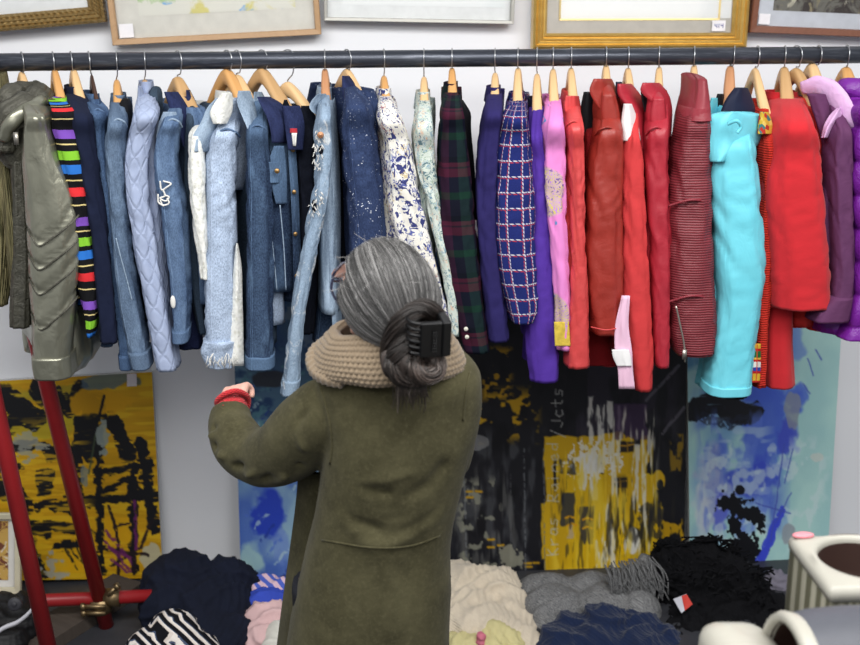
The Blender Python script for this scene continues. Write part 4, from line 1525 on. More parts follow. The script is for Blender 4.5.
# --- 11 very dark denim, open at the neck
rows = [(128, 294, 316), (160, 296, 318), (220, 298, 320), (270, 300, 318), (330, 298, 314)]
g = Garment('denim_jacket', 'denim jacket', 'blackish navy denim jacket with red neck label', 288, 87, rows, 292, 112, M_DIM7, M_DIM7, 'wide beech hanger inside the blackish navy jacket', W_PALE, None, None, bw=.05, b=.05, hw=.017, ang=-38, L=.17, shx=308, Ys=.1)
g.flap('front_panel', [(116, 282, 292), (140, 284, 306), (200, 286, 316), (300, 286, 318)], .12, .07, M_DIM7, th=.012)
g.flap('neck_lining', [(106, 282, 300), (120, 284, 304), (150, 288, 303)], .19, .17, M_DIM6, th=.008)
g.flap('neck_label', [(128.5, 290, 297), (133, 290, 297.5)], .2, .195, M_TAGRED, th=.003, bulge=.002, n=6)
g.flap('size_label', [(133, 291.5, 297), (146, 293, 296)], .202, .197, M_THREAD, th=.003, bulge=.002, n=6)
g.flap('collar', [(100, 284, 287), (112, 281, 292), (128, 284, 292), (146, 290, 296)], .14, .12, M_DIM7, th=.01)
g.flap('collar', [(106, 301, 310), (118, 300, 316), (134, 300, 317), (150, 297, 306)], .14, .11, M_DIM7, th=.01)
buttons(g, [P(300 + k * .6, 160 + k * 38, RAILY - .125) for k in range(3)], M_BRASSBTN, .006)

# --- 12 ripped pale denim, sleeve swung left
rows = [(112, 318, 332), (130, 314, 333), (160, 316, 333), (190, 313, 331), (220, 307, 325), (260, 299, 316), (300, 293, 308), (340, 287, 303), (378, 283, 300), (391, 281, 298)]
g = Garment('denim_jacket', 'denim jacket', 'ripped pale denim jacket whose long sleeve swings to the left', 325, 74, rows, 305, 100, M_DIM4, M_DIM8, 'slim hanger inside the ripped pale denim jacket', W_RED, M_DIM4, SH, bw=.03, b=.045, Ys=.2, cuff=(15, .8, .05), crease=.006)
g.flap('collar', [(94, 318, 326), (100, 312, 328), (109, 310, 320), (114, 315, 319)], .16, .1, M_DIM4, th=.01)
g.flap('placket', [(100, 326, 332), (120, 328, 336), (150, 329, 339), (220, 331, 341), (300, 331, 341), (337, 333, 344)], .2, .14, M_DIM4, th=.012, bulge=.02)
g.tubepart('sleeve', [(180, 325, 338), (240, 320, 342), (290, 316, 346), (338, 312, 338)], .06, M_DIM5, .05)
buttons(g, [P(320.5, 135, RAILY - .26)], plain('copper eyelet', (170, 118, 84), .4, .6), .009)
mb = MB()
rnd = random.Random(4)
for grp in (((320, 135, 16, 4.5, 5), (318, 152, 22, 4, 9), (318, 165, 10, 3, 4)), ((318, 198, 22, 4, 9), (314, 208, 14, 4, 7))):
    mb = MB()
    for cx_, cy_, n_, w_, h_ in grp:
        for k in range(n_):
            x, y = cx_ + rnd.uniform(-w_, w_), cy_ + rnd.uniform(-h_, h_)
            p0 = P(x, y, RAILY - .249)
            p1 = P(x + rnd.uniform(-3, 3), y + rnd.uniform(1, 5), RAILY - .256)
            mb.tube([p0, p0.lerp(p1, .5) + V((0, -.003, rnd.uniform(-.003, .003))), p1], .001, 4)
    g.part('thread_fringe', mb, M_THREAD)
mb = MB()
for cx_, cy_, rx_, ry_ in ((314, 206, .004, .018), (321, 150, .004, .012)):
    mb.ell(P(cx_, cy_, RAILY - .247), (rx_ * 1.6, .003, ry_), 14, 8)
g.part('torn_hole', mb, M_DIM7)

# --- 13 speckled navy
rows = [(100, 344, 368), (130, 340, 376), (160, 342, 380), (200, 346, 384), (250, 350, 387), (300, 352, 386)]
g = Garment('denim_jacket', 'denim jacket', 'dark navy denim jacket with tiny pale paint specks, upright collar', 347, 74, rows, 300, 92, M_DIM9, M_DIM9, 'hanger hidden in the collar of the speckled navy jacket', W_PALE, M_DIM6, None, bw=.045, b=.06, L=.17, ang=-66)
g.flap('collar', [(76, 342, 350), (84, 342, 358), (98, 343, 366), (112, 346, 372)], .1, .02, M_DIM6, th=.012, bulge=.03)
g.flap('front_panel', [(100, 362, 372), (150, 374, 386), (250, 380, 392), (300, 382, 394)], .14, .08, M_DIM7, th=.01)

# --- 14 blue leaf floral
rows = [(112, 377, 400), (140, 384, 410), (180, 386, 418), (220, 390, 426), (270, 402, 438), (310, 418, 448), (330, 426, 452)]
g = Garment('floral_jacket', 'jacket', 'white jacket printed with navy blue leaves, behind the grey head', 384, 81, rows, 300, 102, M_FLORAL, M_FLORAL, 'beech hanger inside the navy leaf print jacket', W_ORANGE, None, dict(h=.034, fall=.045), bw=.035, b=.055)
# --- 15 green floral
rows = [(118, 414, 432), (150, 412, 434), (200, 424, 440), (260, 438, 450), (310, 446, 458), (332, 448, 459)]
g = Garment('floral_jacket', 'jacket', 'pale green floral shirt jacket left of the tartan blazer', 424, 82, rows, 300, 106, M_FLORAL2, M_FLORAL2, 'slim beech hanger inside the pale green floral jacket', W_PALE, None, dict(h=.036, fall=.05), bw=.028, b=.05)

# --- 16 plaid
rows = [(106, 441, 462), (130, 438, 466), (160, 436, 470), (200, 436, 474), (250, 440, 478), (300, 450, 483), (348, 462, 489)]
g = Garment('tartan_blazer', 'blazer', 'dark green and burgundy tartan blazer with black lapel', 452, 73, rows, 310, 98, M_PLAID, M_PLAID, 'beech hanger inside the dark tartan blazer', W_ORANGE, None, dict(h=.036, fall=.05), bw=.03, b=.06)
g.flap('lapel', [(100, 457, 463), (114, 461, 471), (124, 463, 471), (160, 466, 474), (220, 470, 478)], .16, .1, M_BLACKW, th=.01)
buttons(g, [P(467, 337, RAILY - .262), P(466, 329, RAILY - .262)], plain('pale button', (206, 204, 190), .4), .006)

# --- 17 purple navy
rows = [(108, 485, 501), (130, 480, 500), (160, 476, 497), (200, 475, 496), (250, 478, 498), (300, 482, 504), (338, 487, 508)]
g = Garment('blazer', 'blazer', 'plain purple navy blazer between tartan and blue checked ones', 495, 78, rows, 300, 100, M_NAVYP, M_NAVYP, 'slim beech hanger inside the purple navy blazer', W_PALE, None, SH, bw=.026, b=.05)
# --- 18 tweed
rows = [(112, 504, 526), (135, 498, 529), (165, 493, 532), (200, 490, 533), (250, 493, 534), (285, 499, 536), (310, 506, 536), (319, 509, 532)]
g = Garment('tweed_jacket', 'jacket', 'royal blue tweed jacket with white grid checks', 518, 73, rows, 300, 105, M_TWEED, M_TWEED, 'beech hanger inside the blue checked tweed jacket', W_PALE, None, dict(h=.03, fall=0, rx=.05, ry=.024, gap=30), bw=.035, b=.06)
# --- 19 violet
rows = [(128, 528, 541), (160, 528, 544), (210, 527, 548), (260, 524, 552), (310, 523, 555), (350, 526, 558), (378, 530, 557)]
g = Garment('violet_jacket', 'jacket', 'long plain violet jacket between tweed and pink print', 537, 79, rows, 330, 112, M_VIOLET, M_VIOLET, 'long slim hanger above the plain violet jacket', W_PALE, M_NAVY, dict(h=.034, fall=.05, ry=.02), bw=.024, b=.05, Ys=.17)
# --- 20 pink
rows = [(114, 545, 561), (150, 541, 565), (200, 541, 566), (250, 547, 568), (300, 552, 570), (346, 555, 571)]
g = Garment('printed_blouse', 'blouse', 'pink blouse with swirling yellow and purple print', 553, 74, rows, 300, 105, M_PINK, M_PINK, 'slim hanger inside the pink printed blouse', W_PALE, None, dict(h=.02, fall=0, rx=.05, ry=.02), bw=.026, b=.05)
g.flap('hem_band', [(322, 554, 569), (346, 555, 570.5)], .242, .24, cloth('yellow swirl', (206, 176, 60), .35, scale=60), th=.004, bulge=.004)
# --- 21 coral leather
rows = [(120, 565, 582), (150, 566, 583), (200, 568, 584), (250, 568, 585), (300, 568, 587), (340, 566, 588), (364, 565, 588)]
g = Garment('leather_jacket', 'leather jacket', 'slim coral red leather jacket right of the pink print', 571, 73, rows, 300, 104, M_CORAL, M_CORAL, 'slim hanger inside the coral leather jacket', W_PALE, None, dict(h=.034, fall=.05, ry=.02), bw=.026, b=.05, Ys=.2, shseam=M_CORAL)
g.flap('collar_edge', [(96, 566, 579), (110, 565, 581), (118, 568, 580)], .16, .14, M_CORAL, th=.01)

# --- 22 rust leather
rows = [(126, 595, 619), (150, 590, 621), (200, 586, 621), (250, 584, 621), (300, 586, 621), (330, 590, 622)]
g = Garment('leather_jacket', 'leather jacket', 'rust brown leather jacket with big loose collar', 606, 70, rows, 290, 98, M_RUST, M_RUST, 'small hanger in the collar of the rust leather jacket', W_PALE, None, None, bw=.04, b=.065, shseam=M_RUST)
g.flap('collar', [(79, 594, 612), (90, 590, 617), (104, 596, 621), (120, 610, 624), (138, 617, 624), (150, 619, 623)], .2, .12, M_RUST, th=.014, bulge=.03)
g.flap('collar_inside', [(92, 584, 594), (108, 581, 600), (130, 582, 604), (146, 584, 600)], .12, .1, M_BLKLINING, th=.01)
g.tubepart('front_panel', [(138, 584, 597), (170, 583, 596), (240, 584, 594), (310, 586, 594), (322, 587, 594)], .12, M_DKRED, .04)
g.tubepart('collar', [(94, 598, 612), (110, 596, 616), (128, 597, 619)], .16, M_RUST, .06, dome=.03)
seam(g, 'sleeve_hem_seam', [(591, 327, .246), (606, 330, .268), (621, 327, .246)], M_CORAL, .002)
# --- 23 scarlet with white yoke
rows = [(136, 624, 638), (150, 621, 641), (190, 620, 644), (240, 620, 646), (300, 621, 649), (350, 626, 651), (386, 632, 650)]
g = Garment('hooded_jacket', 'jacket', 'scarlet sleeved jacket with white shoulder and pink lined cuff', 628, 73, rows, 345, 98, M_DKRED, M_SCARLET, 'small hanger in the hood of the white shouldered scarlet jacket', W_PALE, None, None, bw=.028, b=.055, L=.19)
M_WHITECL = cloth('white cotton', (236, 234, 234), .04)
g.flap('shoulder_panel', [(104, 624, 632), (118, 622, 637), (134, 621, 640), (141, 621, 641)], .215, .18, M_WHITECL, th=.012, bulge=.03)
g.flap('collar', [(84, 618, 632), (94, 618, 640), (108, 627, 646), (130, 638, 647), (150, 642, 647)], .18, .1, M_CRIM, th=.014, bulge=.03)
g.flap('collar_lining', [(82, 616, 622), (90, 616, 624), (98, 618, 624)], .15, .12, M_NAVYLIN, th=.008)
g.flap('turned_lining', [(296, 622, 630), (330, 615, 629), (350, 615, 632), (370, 618, 633), (389, 619, 635)], .258, .262, cloth('pink lining', (236, 190, 216), .05), th=.008, bulge=.006)
g.flap('cuff_tab', [(350, 612, 629), (357, 613, 631), (366, 617, 632)], .266, .27, M_WHITECL, th=.006, bulge=.004)
g.flap('hem_panel', [(322, 586, 618), (345, 586, 618), (366, 587, 622)], .12, .12, M_DKRED, th=.02)

# --- 24 crimson leather
rows = [(126, 646, 666), (150, 643, 666), (200, 645, 667), (250, 648, 668), (300, 650, 668), (340, 651, 667), (363, 653, 666)]
g = Garment('leather_jacket', 'leather jacket', 'crimson leather jacket with wide rolled collar', 659, 72, rows, 300, 96, M_CRIM, M_CRIM, 'small hanger in the rolled collar of the crimson leather jacket', W_PALE, None, None, bw=.03, b=.055, shseam=M_CRIM)
g.flap('collar', [(83, 643, 660), (90, 641, 666), (106, 656, 672), (124, 666, 672), (138, 668, 671)], .2, .12, M_CRIM, th=.014, bulge=.03)
g.tubepart('collar', [(98, 648, 662), (112, 646, 664), (128, 646, 666)], .17, M_CRIM, .05, dome=.02)
g.flap('collar_lining', [(92, 641, 647), (100, 642, 652), (112, 645, 650)], .16, .13, M_BLKLINING, th=.008)
g.flap('lapel', [(134, 665, 668), (148, 664, 678), (158, 664, 673), (180, 664, 668)], .15, .1, M_CRIM, th=.01)
g.flap('front_panel', [(140, 640, 648), (200, 643, 650), (260, 645, 654), (300, 648, 656)], .14, .16, M_OXBP, th=.02)

# --- 25 ribbed oxblood
rows = [(116, 680, 706), (140, 674, 709), (170, 670, 710), (220, 667, 711), (270, 667, 712), (310, 668, 714), (338, 670, 714), (351, 674, 711)]
g = Garment('leather_jacket', 'leather jacket', 'ribbed oxblood leather jacket left of the cyan raincoat', 694, 70, rows, 320, 94, M_OXBP, M_OXB, 'tiny visible hanger tip above the ribbed oxblood jacket', W_PALE, None, None, bw=.04, b=.065, dome=.05, back=.1)
mb = MB()
sleeve_mb(mb, [(78, 688, 700), (92, 687, 702), (104, 684, 704), (118, 680, 706)], RAILY - .12, .09, dome=.012, dy=-.06)
g.part('stand_collar', mb, M_OXBP)
for y in (204, 300):
    seam(g, 'sleeve_seam', [(668, y + 2, .235), (690, y - 4, .262), (710, y - 2, .24)], M_OXBP, .0035)
mb = MB()
mb.tube([P(x, y, RAILY - .262) for x, y in ((676, 306), (680, 325), (684, 345), (685, 362))], .003, 6, 20)
p = P(685, 350, RAILY - .27)
mb.box(p.x - .006, p.x + .006, p.y, p.y + .004, p.z - .028, p.z)
g.part('zip', mb, M_ZIP)

# --- 26 cyan
rows = [(140, 708, 750), (165, 706, 754), (200, 706, 757), (240, 711, 760), (270, 712, 761), (300, 714, 757), (340, 709, 752), (389, 703, 747)]
g = Garment('rain_jacket', 'rain jacket', 'bright cyan hooded rain jacket with navy lining', 734, 71, rows, 345, 108, M_CYAN, M_CYAN, 'reddish flat hanger inside the cyan rain jacket', W_RED, None, None, bw=.05, b=.075, hw=.016, cuff=(12, .4, .078), crease=.006, amp=.005, lean=-4)
g.flap('hood', [(112, 722, 752), (117, 708, 763), (130, 703, 764), (146, 704, 757), (162, 708, 736)], .23, .18, M_CYAN, th=.02, bulge=.06, amp=.006)
g.flap('hood', [(98, 712, 718), (112, 708, 718), (126, 706, 714)], .14, .1, M_CYAN, th=.012)
g.flap('hood_lining', [(88, 736, 748), (98, 728, 752), (112, 722, 755), (120, 721, 750)], .2, .16, M_NAVYLIN, th=.02, bulge=.03)
g.flap('hood_lining', [(94, 718, 724), (110, 712, 730), (126, 708, 730)], .1, .08, M_BLKLINING, th=.01)
g.tubepart('front_panel', [(130, 702, 716), (180, 704, 718), (260, 710, 720), (320, 712, 722), (388, 702, 716)], .1, M_CYAN, .07, amp=.008)
seam(g, 'hood_fold', [(728, 124, .29), (737, 121, .305), (741, 127, .3), (737, 133, .3)], M_CYAN, .005)
mb = MB()
sleeve_mb(mb, [(380, 714, 746), (394, 720, 744)], RAILY - .16, .05, dome=0, n=8)
g.part('cuff_lining', mb, M_BLKLINING)

# --- 27 red knit with woven trim
rows = [(134, 758, 774), (170, 757, 775), (220, 755, 772), (280, 752, 768), (330, 751, 765), (383, 749, 763)]
g = Garment('knit_cardigan', 'cardigan', 'red knitted cardigan with patterned yoke and woven trim', 757, 73, rows, 320, 110, M_REDKNIT, M_REDKNIT, 'beech hanger between cyan raincoat and red wool coat', W_PALE, None, dict(h=.02, fall=0, rx=.05, ry=.02), bw=.026, b=.05, lean=-2, hw=.012, Ys=.16)
g.flap('yoke', [(112, 760, 769), (122, 759, 772), (134, 758, 774)], .222, .19, M_YOKE, th=.012, bulge=.02)
g.flap('sleeve_trim', [(344, 749.5, 761), (364, 749, 761), (383, 748.5, 760)], .222, .218, M_TRIM, th=.008, bulge=.01)

# --- 28 red wool coat
g = Garment('wool_coat', 'coat', 'red wool coat with wide flared side and straight sleeve', 784, 72, [(118, 773, 806), (150, 765, 815), (200, 762, 820), (250, 766, 825), (290, 769, 826), (304, 770, 826)], 300, 104, M_REDWOOL, M_REDWOOL, 'tan hanger inside the red wool coat', W_TAN, None, dict(h=.03, fall=0, rx=.06, ry=.05, gap=30), bw=.05, b=.08, hw=.017, Ys=.18, amp=.005, nw=20)
g.tubepart('sleeve', [(240, 768, 790), (300, 763, 789), (340, 760, 788), (382, 761, 790)], .1, M_REDWOOL, .07)

# --- 29 orange red jacket behind it
rows = [(140, 815, 824), (180, 818, 829), (230, 822, 832), (280, 822, 832), (328, 806, 830)]
g = Garment('wool_jacket', 'jacket', 'orange red jacket peeping out behind the red wool coat', 796, 73, rows, 322, 104, M_REDWOOL2, M_REDWOOL2, 'second tan hanger at the red wool coat, holding the orange red jacket', W_TAN, None, None, bw=.026, b=.04, hw=.017, Ys=.1, shx=812, L=.16)
g.flap('hem_panel', [(300, 792, 826), (314, 791, 829), (328, 792, 829)], .1, .08, M_REDWOOL2, th=.02)
buttons(g, [P(797, 321, RAILY - .115), P(804, 322, RAILY - .115)], plain('dark horn button', (80, 40, 34), .4), .006)

# --- 30 plum with lilac hood
rows = [(128, 829, 846), (150, 826, 848), (190, 827, 849), (240, 829, 850), (285, 829, 850), (318, 822, 846)]
g = Garment('hooded_jacket', 'jacket', 'plum hooded jacket with pale lilac hood edge', 818, 68, rows, 300, 96, M_PLUM, M_PLUM, 'round shouldered hanger in the lilac edged hood', W_PALE, None, None, bw=.03, b=.055, hw=.018, L=.19, lean=-6)
g.pxtube('hood_edge', [(802, 88, .08), (818, 86, .12), (832, 93, .15), (842, 106, .18), (849, 122, .19), (852, 131, .18)], [.018, .028, .034, .034, .03, .014], M_LILAC, flat=.45, disp=lambda q, a: .004 * noi(q * 7, a, 4))
g.flap('hood', [(94, 808, 830), (106, 812, 836), (122, 817, 840), (140, 822, 840), (150, 824, 834)], .17, .12, M_PLUM, th=.02, bulge=.03)
g.flap('shoulder_stripe', [(108, 838, 842), (116, 830, 842), (128, 824, 834), (138, 822, 828)], .2, .19, M_LILAC, th=.012, bulge=.02)
mb = MB()
sleeve_mb(mb, [(294, 826, 849), (306, 816, 848), (318, 808, 846)], RAILY - .2, .06, dome=0, n=12)
g.part('cuff', mb, M_PLUM)

# --- 31 violet puffer


def puffd(q, f, c):
    return .014 * abs(math.sin(PI * (c.z - 1.0) / .095)) ** .6 - .008


rows = [(104, 852, 876), (130, 850, 888), (180, 848, 892), (240, 848, 894), (300, 845, 892), (334, 836, 886)]
g = Garment('puffer_jacket', 'jacket', 'shiny violet puffer jacket at the right end of the rail', 846, 72, rows, 325, 100, M_PUFF, M_PUFF, 'varnished hanger inside the violet puffer jacket', W_ORANGE, None, None, bw=.06, b=.075, hw=.02, sdisp=puffd, amp=.006, crease=0, dome=.05, back=.08, sn=140, bdisp=lambda q, f, z: puffd(q, f, V((0, 0, z))))
g.pxtube('collar', [(838, 96, .06), (850, 88, .13), (866, 90, .14), (878, 100, .06)], [.02, .03, .03, .02], M_PUFF, disp=lambda q, a: .005 * noi(q * 7, a, 9))
# ------------------------------------------------------------------ the woman, seen from behind, looking up to the left
YW = 2.2


def W(px, py, dy=0.0):
    return P(px, py, YW + dy)


def pxm(px, py, dy=0.0):
    "metres per pixel at that place"
    return (W(px + 1, py, dy) - W(px, py, dy)).length


M_SKIN = None
t = T('skin', .55, spec=.35)
n_ = t.noise(t.obj(), 40, 4)
t.b.inputs['Subsurface Weight'].default_value = .12
t.b.inputs['Subsurface Radius'].default_value = (.02, .008, .005)
M_SKIN = t.col(t.mix(n_, (206, 152, 134), (224, 176, 158)))
t = T('olive suede', .95, spec=.08)
o_ = t.obj()
n1 = t.step(t.noise(o_, 10, 6, .7), .3, .7)
n2 = t.noise(o_, 120, 4, .7)
c = t.mix(n1, (54, 51, 33), (82, 78, 54))
c = t.mix(t.M('MULTIPLY', t.step(n2, .5, .75), .5), c, (96, 91, 66))
t.bump(n2, .3, .002)
t.b.inputs['Sheen Weight'].default_value = .06
M_SUEDE = t.col(c)
M_TROUSER = cloth('dark trousers', (30, 31, 38), .15)
M_BOOT = plain('black boot leather', (22, 21, 22), .45)
M_REDKN = knit('red knit cuff', (196, 40, 46), .9, .006, .6)

head_c = W(385, 301)
fw = V((-.46, .76, .46)).normalized()
upv = V((-.06, -.42, .9))
upv = (upv - fw * upv.dot(fw)).normalized()
lf = upv.cross(fw).normalized()                # her left
HR = Matrix((fw, lf, upv)).transposed()         # columns: forward, left, up


def H(f, l, u):
    return head_c + fw * f + lf * l + upv * u


neck0 = W(400, 368, .01)
hip = W(374, 560, .04)

# ---- body: head, neck, trunk, arms, legs in one skin
b = MB()
b.ell(H(-.012, 0, .022), (.094, .074, .092), 28, 18, rot=HR)            # skull
b.ell(H(.03, 0, -.045), (.062, .056, .068), 24, 16, rot=HR)             # face and jaw
b.ell(H(.062, 0, -.088), (.026, .028, .02), 16, 10, rot=HR)             # chin
b.tube([H(.082, 0, .012), H(.098, 0, -.016), H(.112, 0, -.036), H(.09, 0, -.046)], [.009, .011, .014, .01], 12, 16)   # nose
for s_ in (-1, 1):
    b.ell(H(.07, .03 * s_, -.03), (.022, .022, .024), 14, 10, rot=HR)   # cheeks
    b.ell(H(.08, .03 * s_, .012), (.014, .022, .009), 14, 10, rot=HR)   # brow
    b.ell(H(.073, .031 * s_, -.004), (.013, .014, .011), 14, 10, rot=HR)
    b.tube([H(-.004, .073 * s_, .012), H(-.02, .084 * s_, .022), H(-.03, .086 * s_, .004), H(-.022, .08 * s_, -.022), H(-.008, .073 * s_, -.034)], [.007, .009, .01, .01, .008], 12, 20)  # ear rim
    b.ell(H(-.014, .074 * s_, -.004), (.014, .008, .024), 14, 10, rot=HR)
for z_ in (-.06, -.068):
    b.tube([H(.082, -.022, z_), H(.093, 0, z_), H(.082, .022, z_)], [.005, .0075, .005], 10, 12)   # lips
chest = W(398, 440, .0)
b.tube([H(-.02, 0, -.05), W(398, 352, .0), neck0, W(398, 400, .0)], [.06, .055, .058, .07], 20, 20)
rings = []
for z_y, cx, hw, hd in ((384, 398, .10, .06), (396, 397, .14, .075), (415, 396, .145, .085), (450, 395, .13, .09), (500, 388, .115, .085), (550, 378, .125, .095), (590, 374, .13, .1), (615, 372, .125, .1)):
    c_ = W(cx, z_y, .02)
    rings.append([c_ + V((hw * math.cos(a), hd * math.sin(a), 0)) for a in [2 * PI * j / 28 for j in range(28)]])
b.loft(rings)
# arms: left reaches up and forward, right is folded in front
sh_l, el_l, wr_l = W(334, 412, .02), W(262, 462, .14), W(231, 407, .3)
b.tube([W(346, 404, .03), W(330, 418, .03), W(308, 434, .06), W(284, 449, .1), W(263, 455, .15), W(247, 450, .19), W(236, 438, .23), W(231, 424, .27), wr_l], [.052, .052, .046, .042, .042, .04, .036, .03, .025], 16, 44)
sh_r, el_r, wr_r = W(462, 410, .02), W(455, 470, .22), W(410, 440, .36)
b.tube([W(446, 404, .03), W(448, 425, .08), W(444, 460, .18), W(436, 455, .28), W(420, 446, .34), wr_r], [.048, .046, .04, .038, .03, .025], 16, 34)


def hand(wr, ax, pal, thumb_side, curl, s=1.0):
    "ax: wrist towards knuckles; pal: out of the back of the hand; fingers curl away from it"
    ax = ax.normalized()
    pal = (pal - ax * pal.dot(ax)).normalized()
    sd = ax.cross(pal) * thumb_side
    K = lambda a, o, u: wr + ax * (a * s) + pal * (o * s) + sd * (u * s)
    for u in (-.024, -.008, .008, .024):
        b.tube([K(-.01, 0, u * .6), K(.035, .004, u * .9), K(.078, .002, u)], [.015 * s, .0145 * s, .011 * s], 12, 12)
    for i, (u, ln) in enumerate(((.026, .066), (.009, .074), (-.009, .07), (-.026, .056))):
        p, a = V((.078, 0.002)), 0
        pts = [K(p.x, p.y, u)]
        for k, f in enumerate((.46, .3, .24)):
            a += curl * (1.0 + .12 * i) * (.75, 1.1, .85)[k]
            p = p + V((math.cos(a), -math.sin(a))) * ln * f
            pts.append(K(p.x, p.y, u * (1 + .05 * k)))
        b.tube(pts, [.0098 * s, .0092 * s, .0084 * s, .0068 * s], 10, 18)
    b.tube([K(.012, -.004, .022), K(.036, -.016, .04), K(.06, -.026, .042), K(.078, -.036, .03)], [.014 * s, .012 * s, .0105 * s, .008 * s], 10, 18)


hand(wr_l, W(236, 391, .36) - wr_l, V((-.35, -.35, .85)), -1, 1.0, .95)
hand(wr_r, V((-.7, .5, .1)), V((0, .4, .8)), 1, .7, .95)
for sx, fx in ((-1, -.02), (1, .02)):
    k0 = W(372, 600, .04)
    h0 = k0 + V((.08 * sx, 0, 0))
    kn = V((h0.x + .005 * sx, h0.y + .02, .43))
    an = V((h0.x, h0.y - .01, .085))
    b.tube([h0 + V((0, 0, .05)), h0.lerp(kn, .5), kn, kn.lerp(an, .4) + V((0, -.015, 0)), an], [.085, .072, .052, .052, .034], 18, 36)
    b.tube([an + V((0, -.03, -.05)), an + V((-.02, .06, -.05)), an + V((-.035, .15, -.062))], [.034, .036, .024], 14, 16, flat=.9)
body_me = remeshed(b, .0042, 4, .5)
a_, nn_ = coords(body_me)
# eye sockets
for s_ in (-1, 1):
    e_ = np.array(H(.094, .031 * s_, 0))
    d_ = np.sqrt(((a_ - e_) ** 2).sum(1))
    a_ -= np.array(fw) * (.006 * np.exp(-(d_ / .011) ** 2))[:, None]
a_[:, 2] = np.maximum(a_[:, 2], .002)
setco(body_me, a_)
person = mesh_obj('person', body_me, M_SKIN)
tag(person, 'woman in olive green suede coat and beige scarf, back turned, looking up', 'person')

e = MB()
for s_ in (-1, 1):
    e.ell(H(.08, .031 * s_, -.001), (.012, .012, .012), 16, 12, rot=HR)
eyes = e.build('eyes', plain('eye white', (226, 222, 216), .2), person)
i_ = MB()
for s_ in (-1, 1):
    i_.disc(H(.0925, .031 * s_, 0), fw, .0052, .002, 14)
i_.build('iris', plain('brown iris', (64, 44, 34), .2), eyes)
l_ = MB()
l_.tube([H(.086, -.023, -.064), H(.1, 0, -.062), H(.086, .023, -.064)], [.002, .0042, .002], 8, 12)
l_.build('lips', plain('lips', (176, 92, 90), .45), person)

# ---- legs and boots are clothed
tr = MB()
for sx in (-1, 1):
    h0 = W(372, 600, .04) + V((.08 * sx, 0, 0))
    kn = V((h0.x + .005 * sx, h0.y + .02, .43))
    an = V((h0.x, h0.y - .01, .11))
    tr.tube([h0 + V((0, 0, .05)), h0.lerp(kn, .5), kn, kn.lerp(an, .4) + V((0, -.015, 0)), an], [.094, .084, .064, .062, .052], 20, 30)
mesh_obj('trousers', remeshed(tr, .009, 3), M_TROUSER, person)
for sx in (-1, 1):
    h0 = W(372, 600, .04) + V((.08 * sx, 0, 0))
    an = V((h0.x, h0.y - .01, .085))
    bo = MB()
    bo.tube([an + V((0, 0, .1)), an + V((0, 0, .02))], [.045, .046], 16)
    bo.tube([an + V((0, -.045, -.045)), an + V((-.02, .06, -.045)), an + V((-.038, .165, -.055))], [.04, .044, .032], 16, 18, flat=.95)
    me_ = remeshed(bo, .006, 4)
    a_, _n = coords(me_)
    a_[:, 2] = np.maximum(a_[:, 2], .0)
    setco(me_, a_)
    mesh_obj('boot', me_, M_BOOT, person)

# ---- coat
ct = MB()
rings = []
TOR = [(346, 352, 442, .06), (353, 338, 458, .075), (361, 326, 472, .088), (374, 318, 480, .1), (396, 316, 481, .112), (430, 322, 477, .122), (460, 322, 468, .126), (490, 318, 460, .124), (520, 312, 453, .124), (545, 306, 450, .128),
       (580, 298, 450, .14), (620, 290, 449, .152), (660, 284, 449, .165), (710, 278, 452, .18), (755, 274, 456, .19)]
for y, x0, x1, dp in catmull(TOR, 60):
    p0, p1 = W(x0, y, .015), W(x1, y, .015)
    c_ = (p0 + p1) / 2
    hw = (p1 - p0).length / 2
    ring = []
    for j in range(44):
        a = 2 * PI * j / 44
        ca, sa = math.cos(a), math.sin(a)
        ring.append(c_ + V((hw * math.copysign(abs(ca) ** .84, ca), dp * math.copysign(abs(sa) ** .84, sa), 0)))
    rings.append(ring)
ct.loft(rings)
# left sleeve, thick suede
SL = [(350, 396, .03, 27), (333, 410, .03, 37), (308, 430, .06, 38), (284, 451, .1, 34), (263, 457, .15, 30), (246, 451, .19, 27.5), (236, 438, .23, 26.5), (231, 424, .27, 22.5), (231, 410, .3, 19.5)]
pts, rad = [], []
for x, y, dy, r in SL:
    pts.append(W(x, y, dy))
    rad.append(r * pxm(x, y, dy))
ct.tube(pts, rad, 26, 60)
SRr = [(446, 404, .03, 31), (448, 425, .08, 29), (444, 460, .18, 25), (436, 455, .28, 23), (418, 446, .35, 20)]
pts, rad = [], []
for x, y, dy, r in SRr:
    pts.append(W(x, y, dy))
    rad.append(r * pxm(x, y, dy))
ct.tube(pts, rad, 24, 40)
coat_me = remeshed(ct, .005, 9, .5)
a_, nn_ = coords(coat_me)


def fold(pts, amp, width, face=True, bias=0.0):
    "raise (amp > 0) or press in (amp < 0) the cloth along a line given as (px, py, depth from YW)"
    global a_
    d = np.full(len(a_), 1e9)
    q = [tuple(W(*p)) for p in pts]
    for p0, p1 in zip(q[:-1], q[1:]):
        d = np.minimum(d, seg_d(a_, p0, p1))
    m = 1.6 * amp * np.exp(-(d / (width * .78)) ** 2)
    if face:
        m = m * (nn_[:, 1] < .35)
    a_ = a_ + nn_ * m[:, None]


B_ = -.1
# armhole seam, left
for o, am, wd in ((0, -.006, .006), (5, .005, .010), (-6, .004, .012)):
    fold([(322 + o, 398, -.06), (328 + o, 420, B_), (331 + o, 445, B_), (330 + o, 466, B_ + .01)], am, wd)
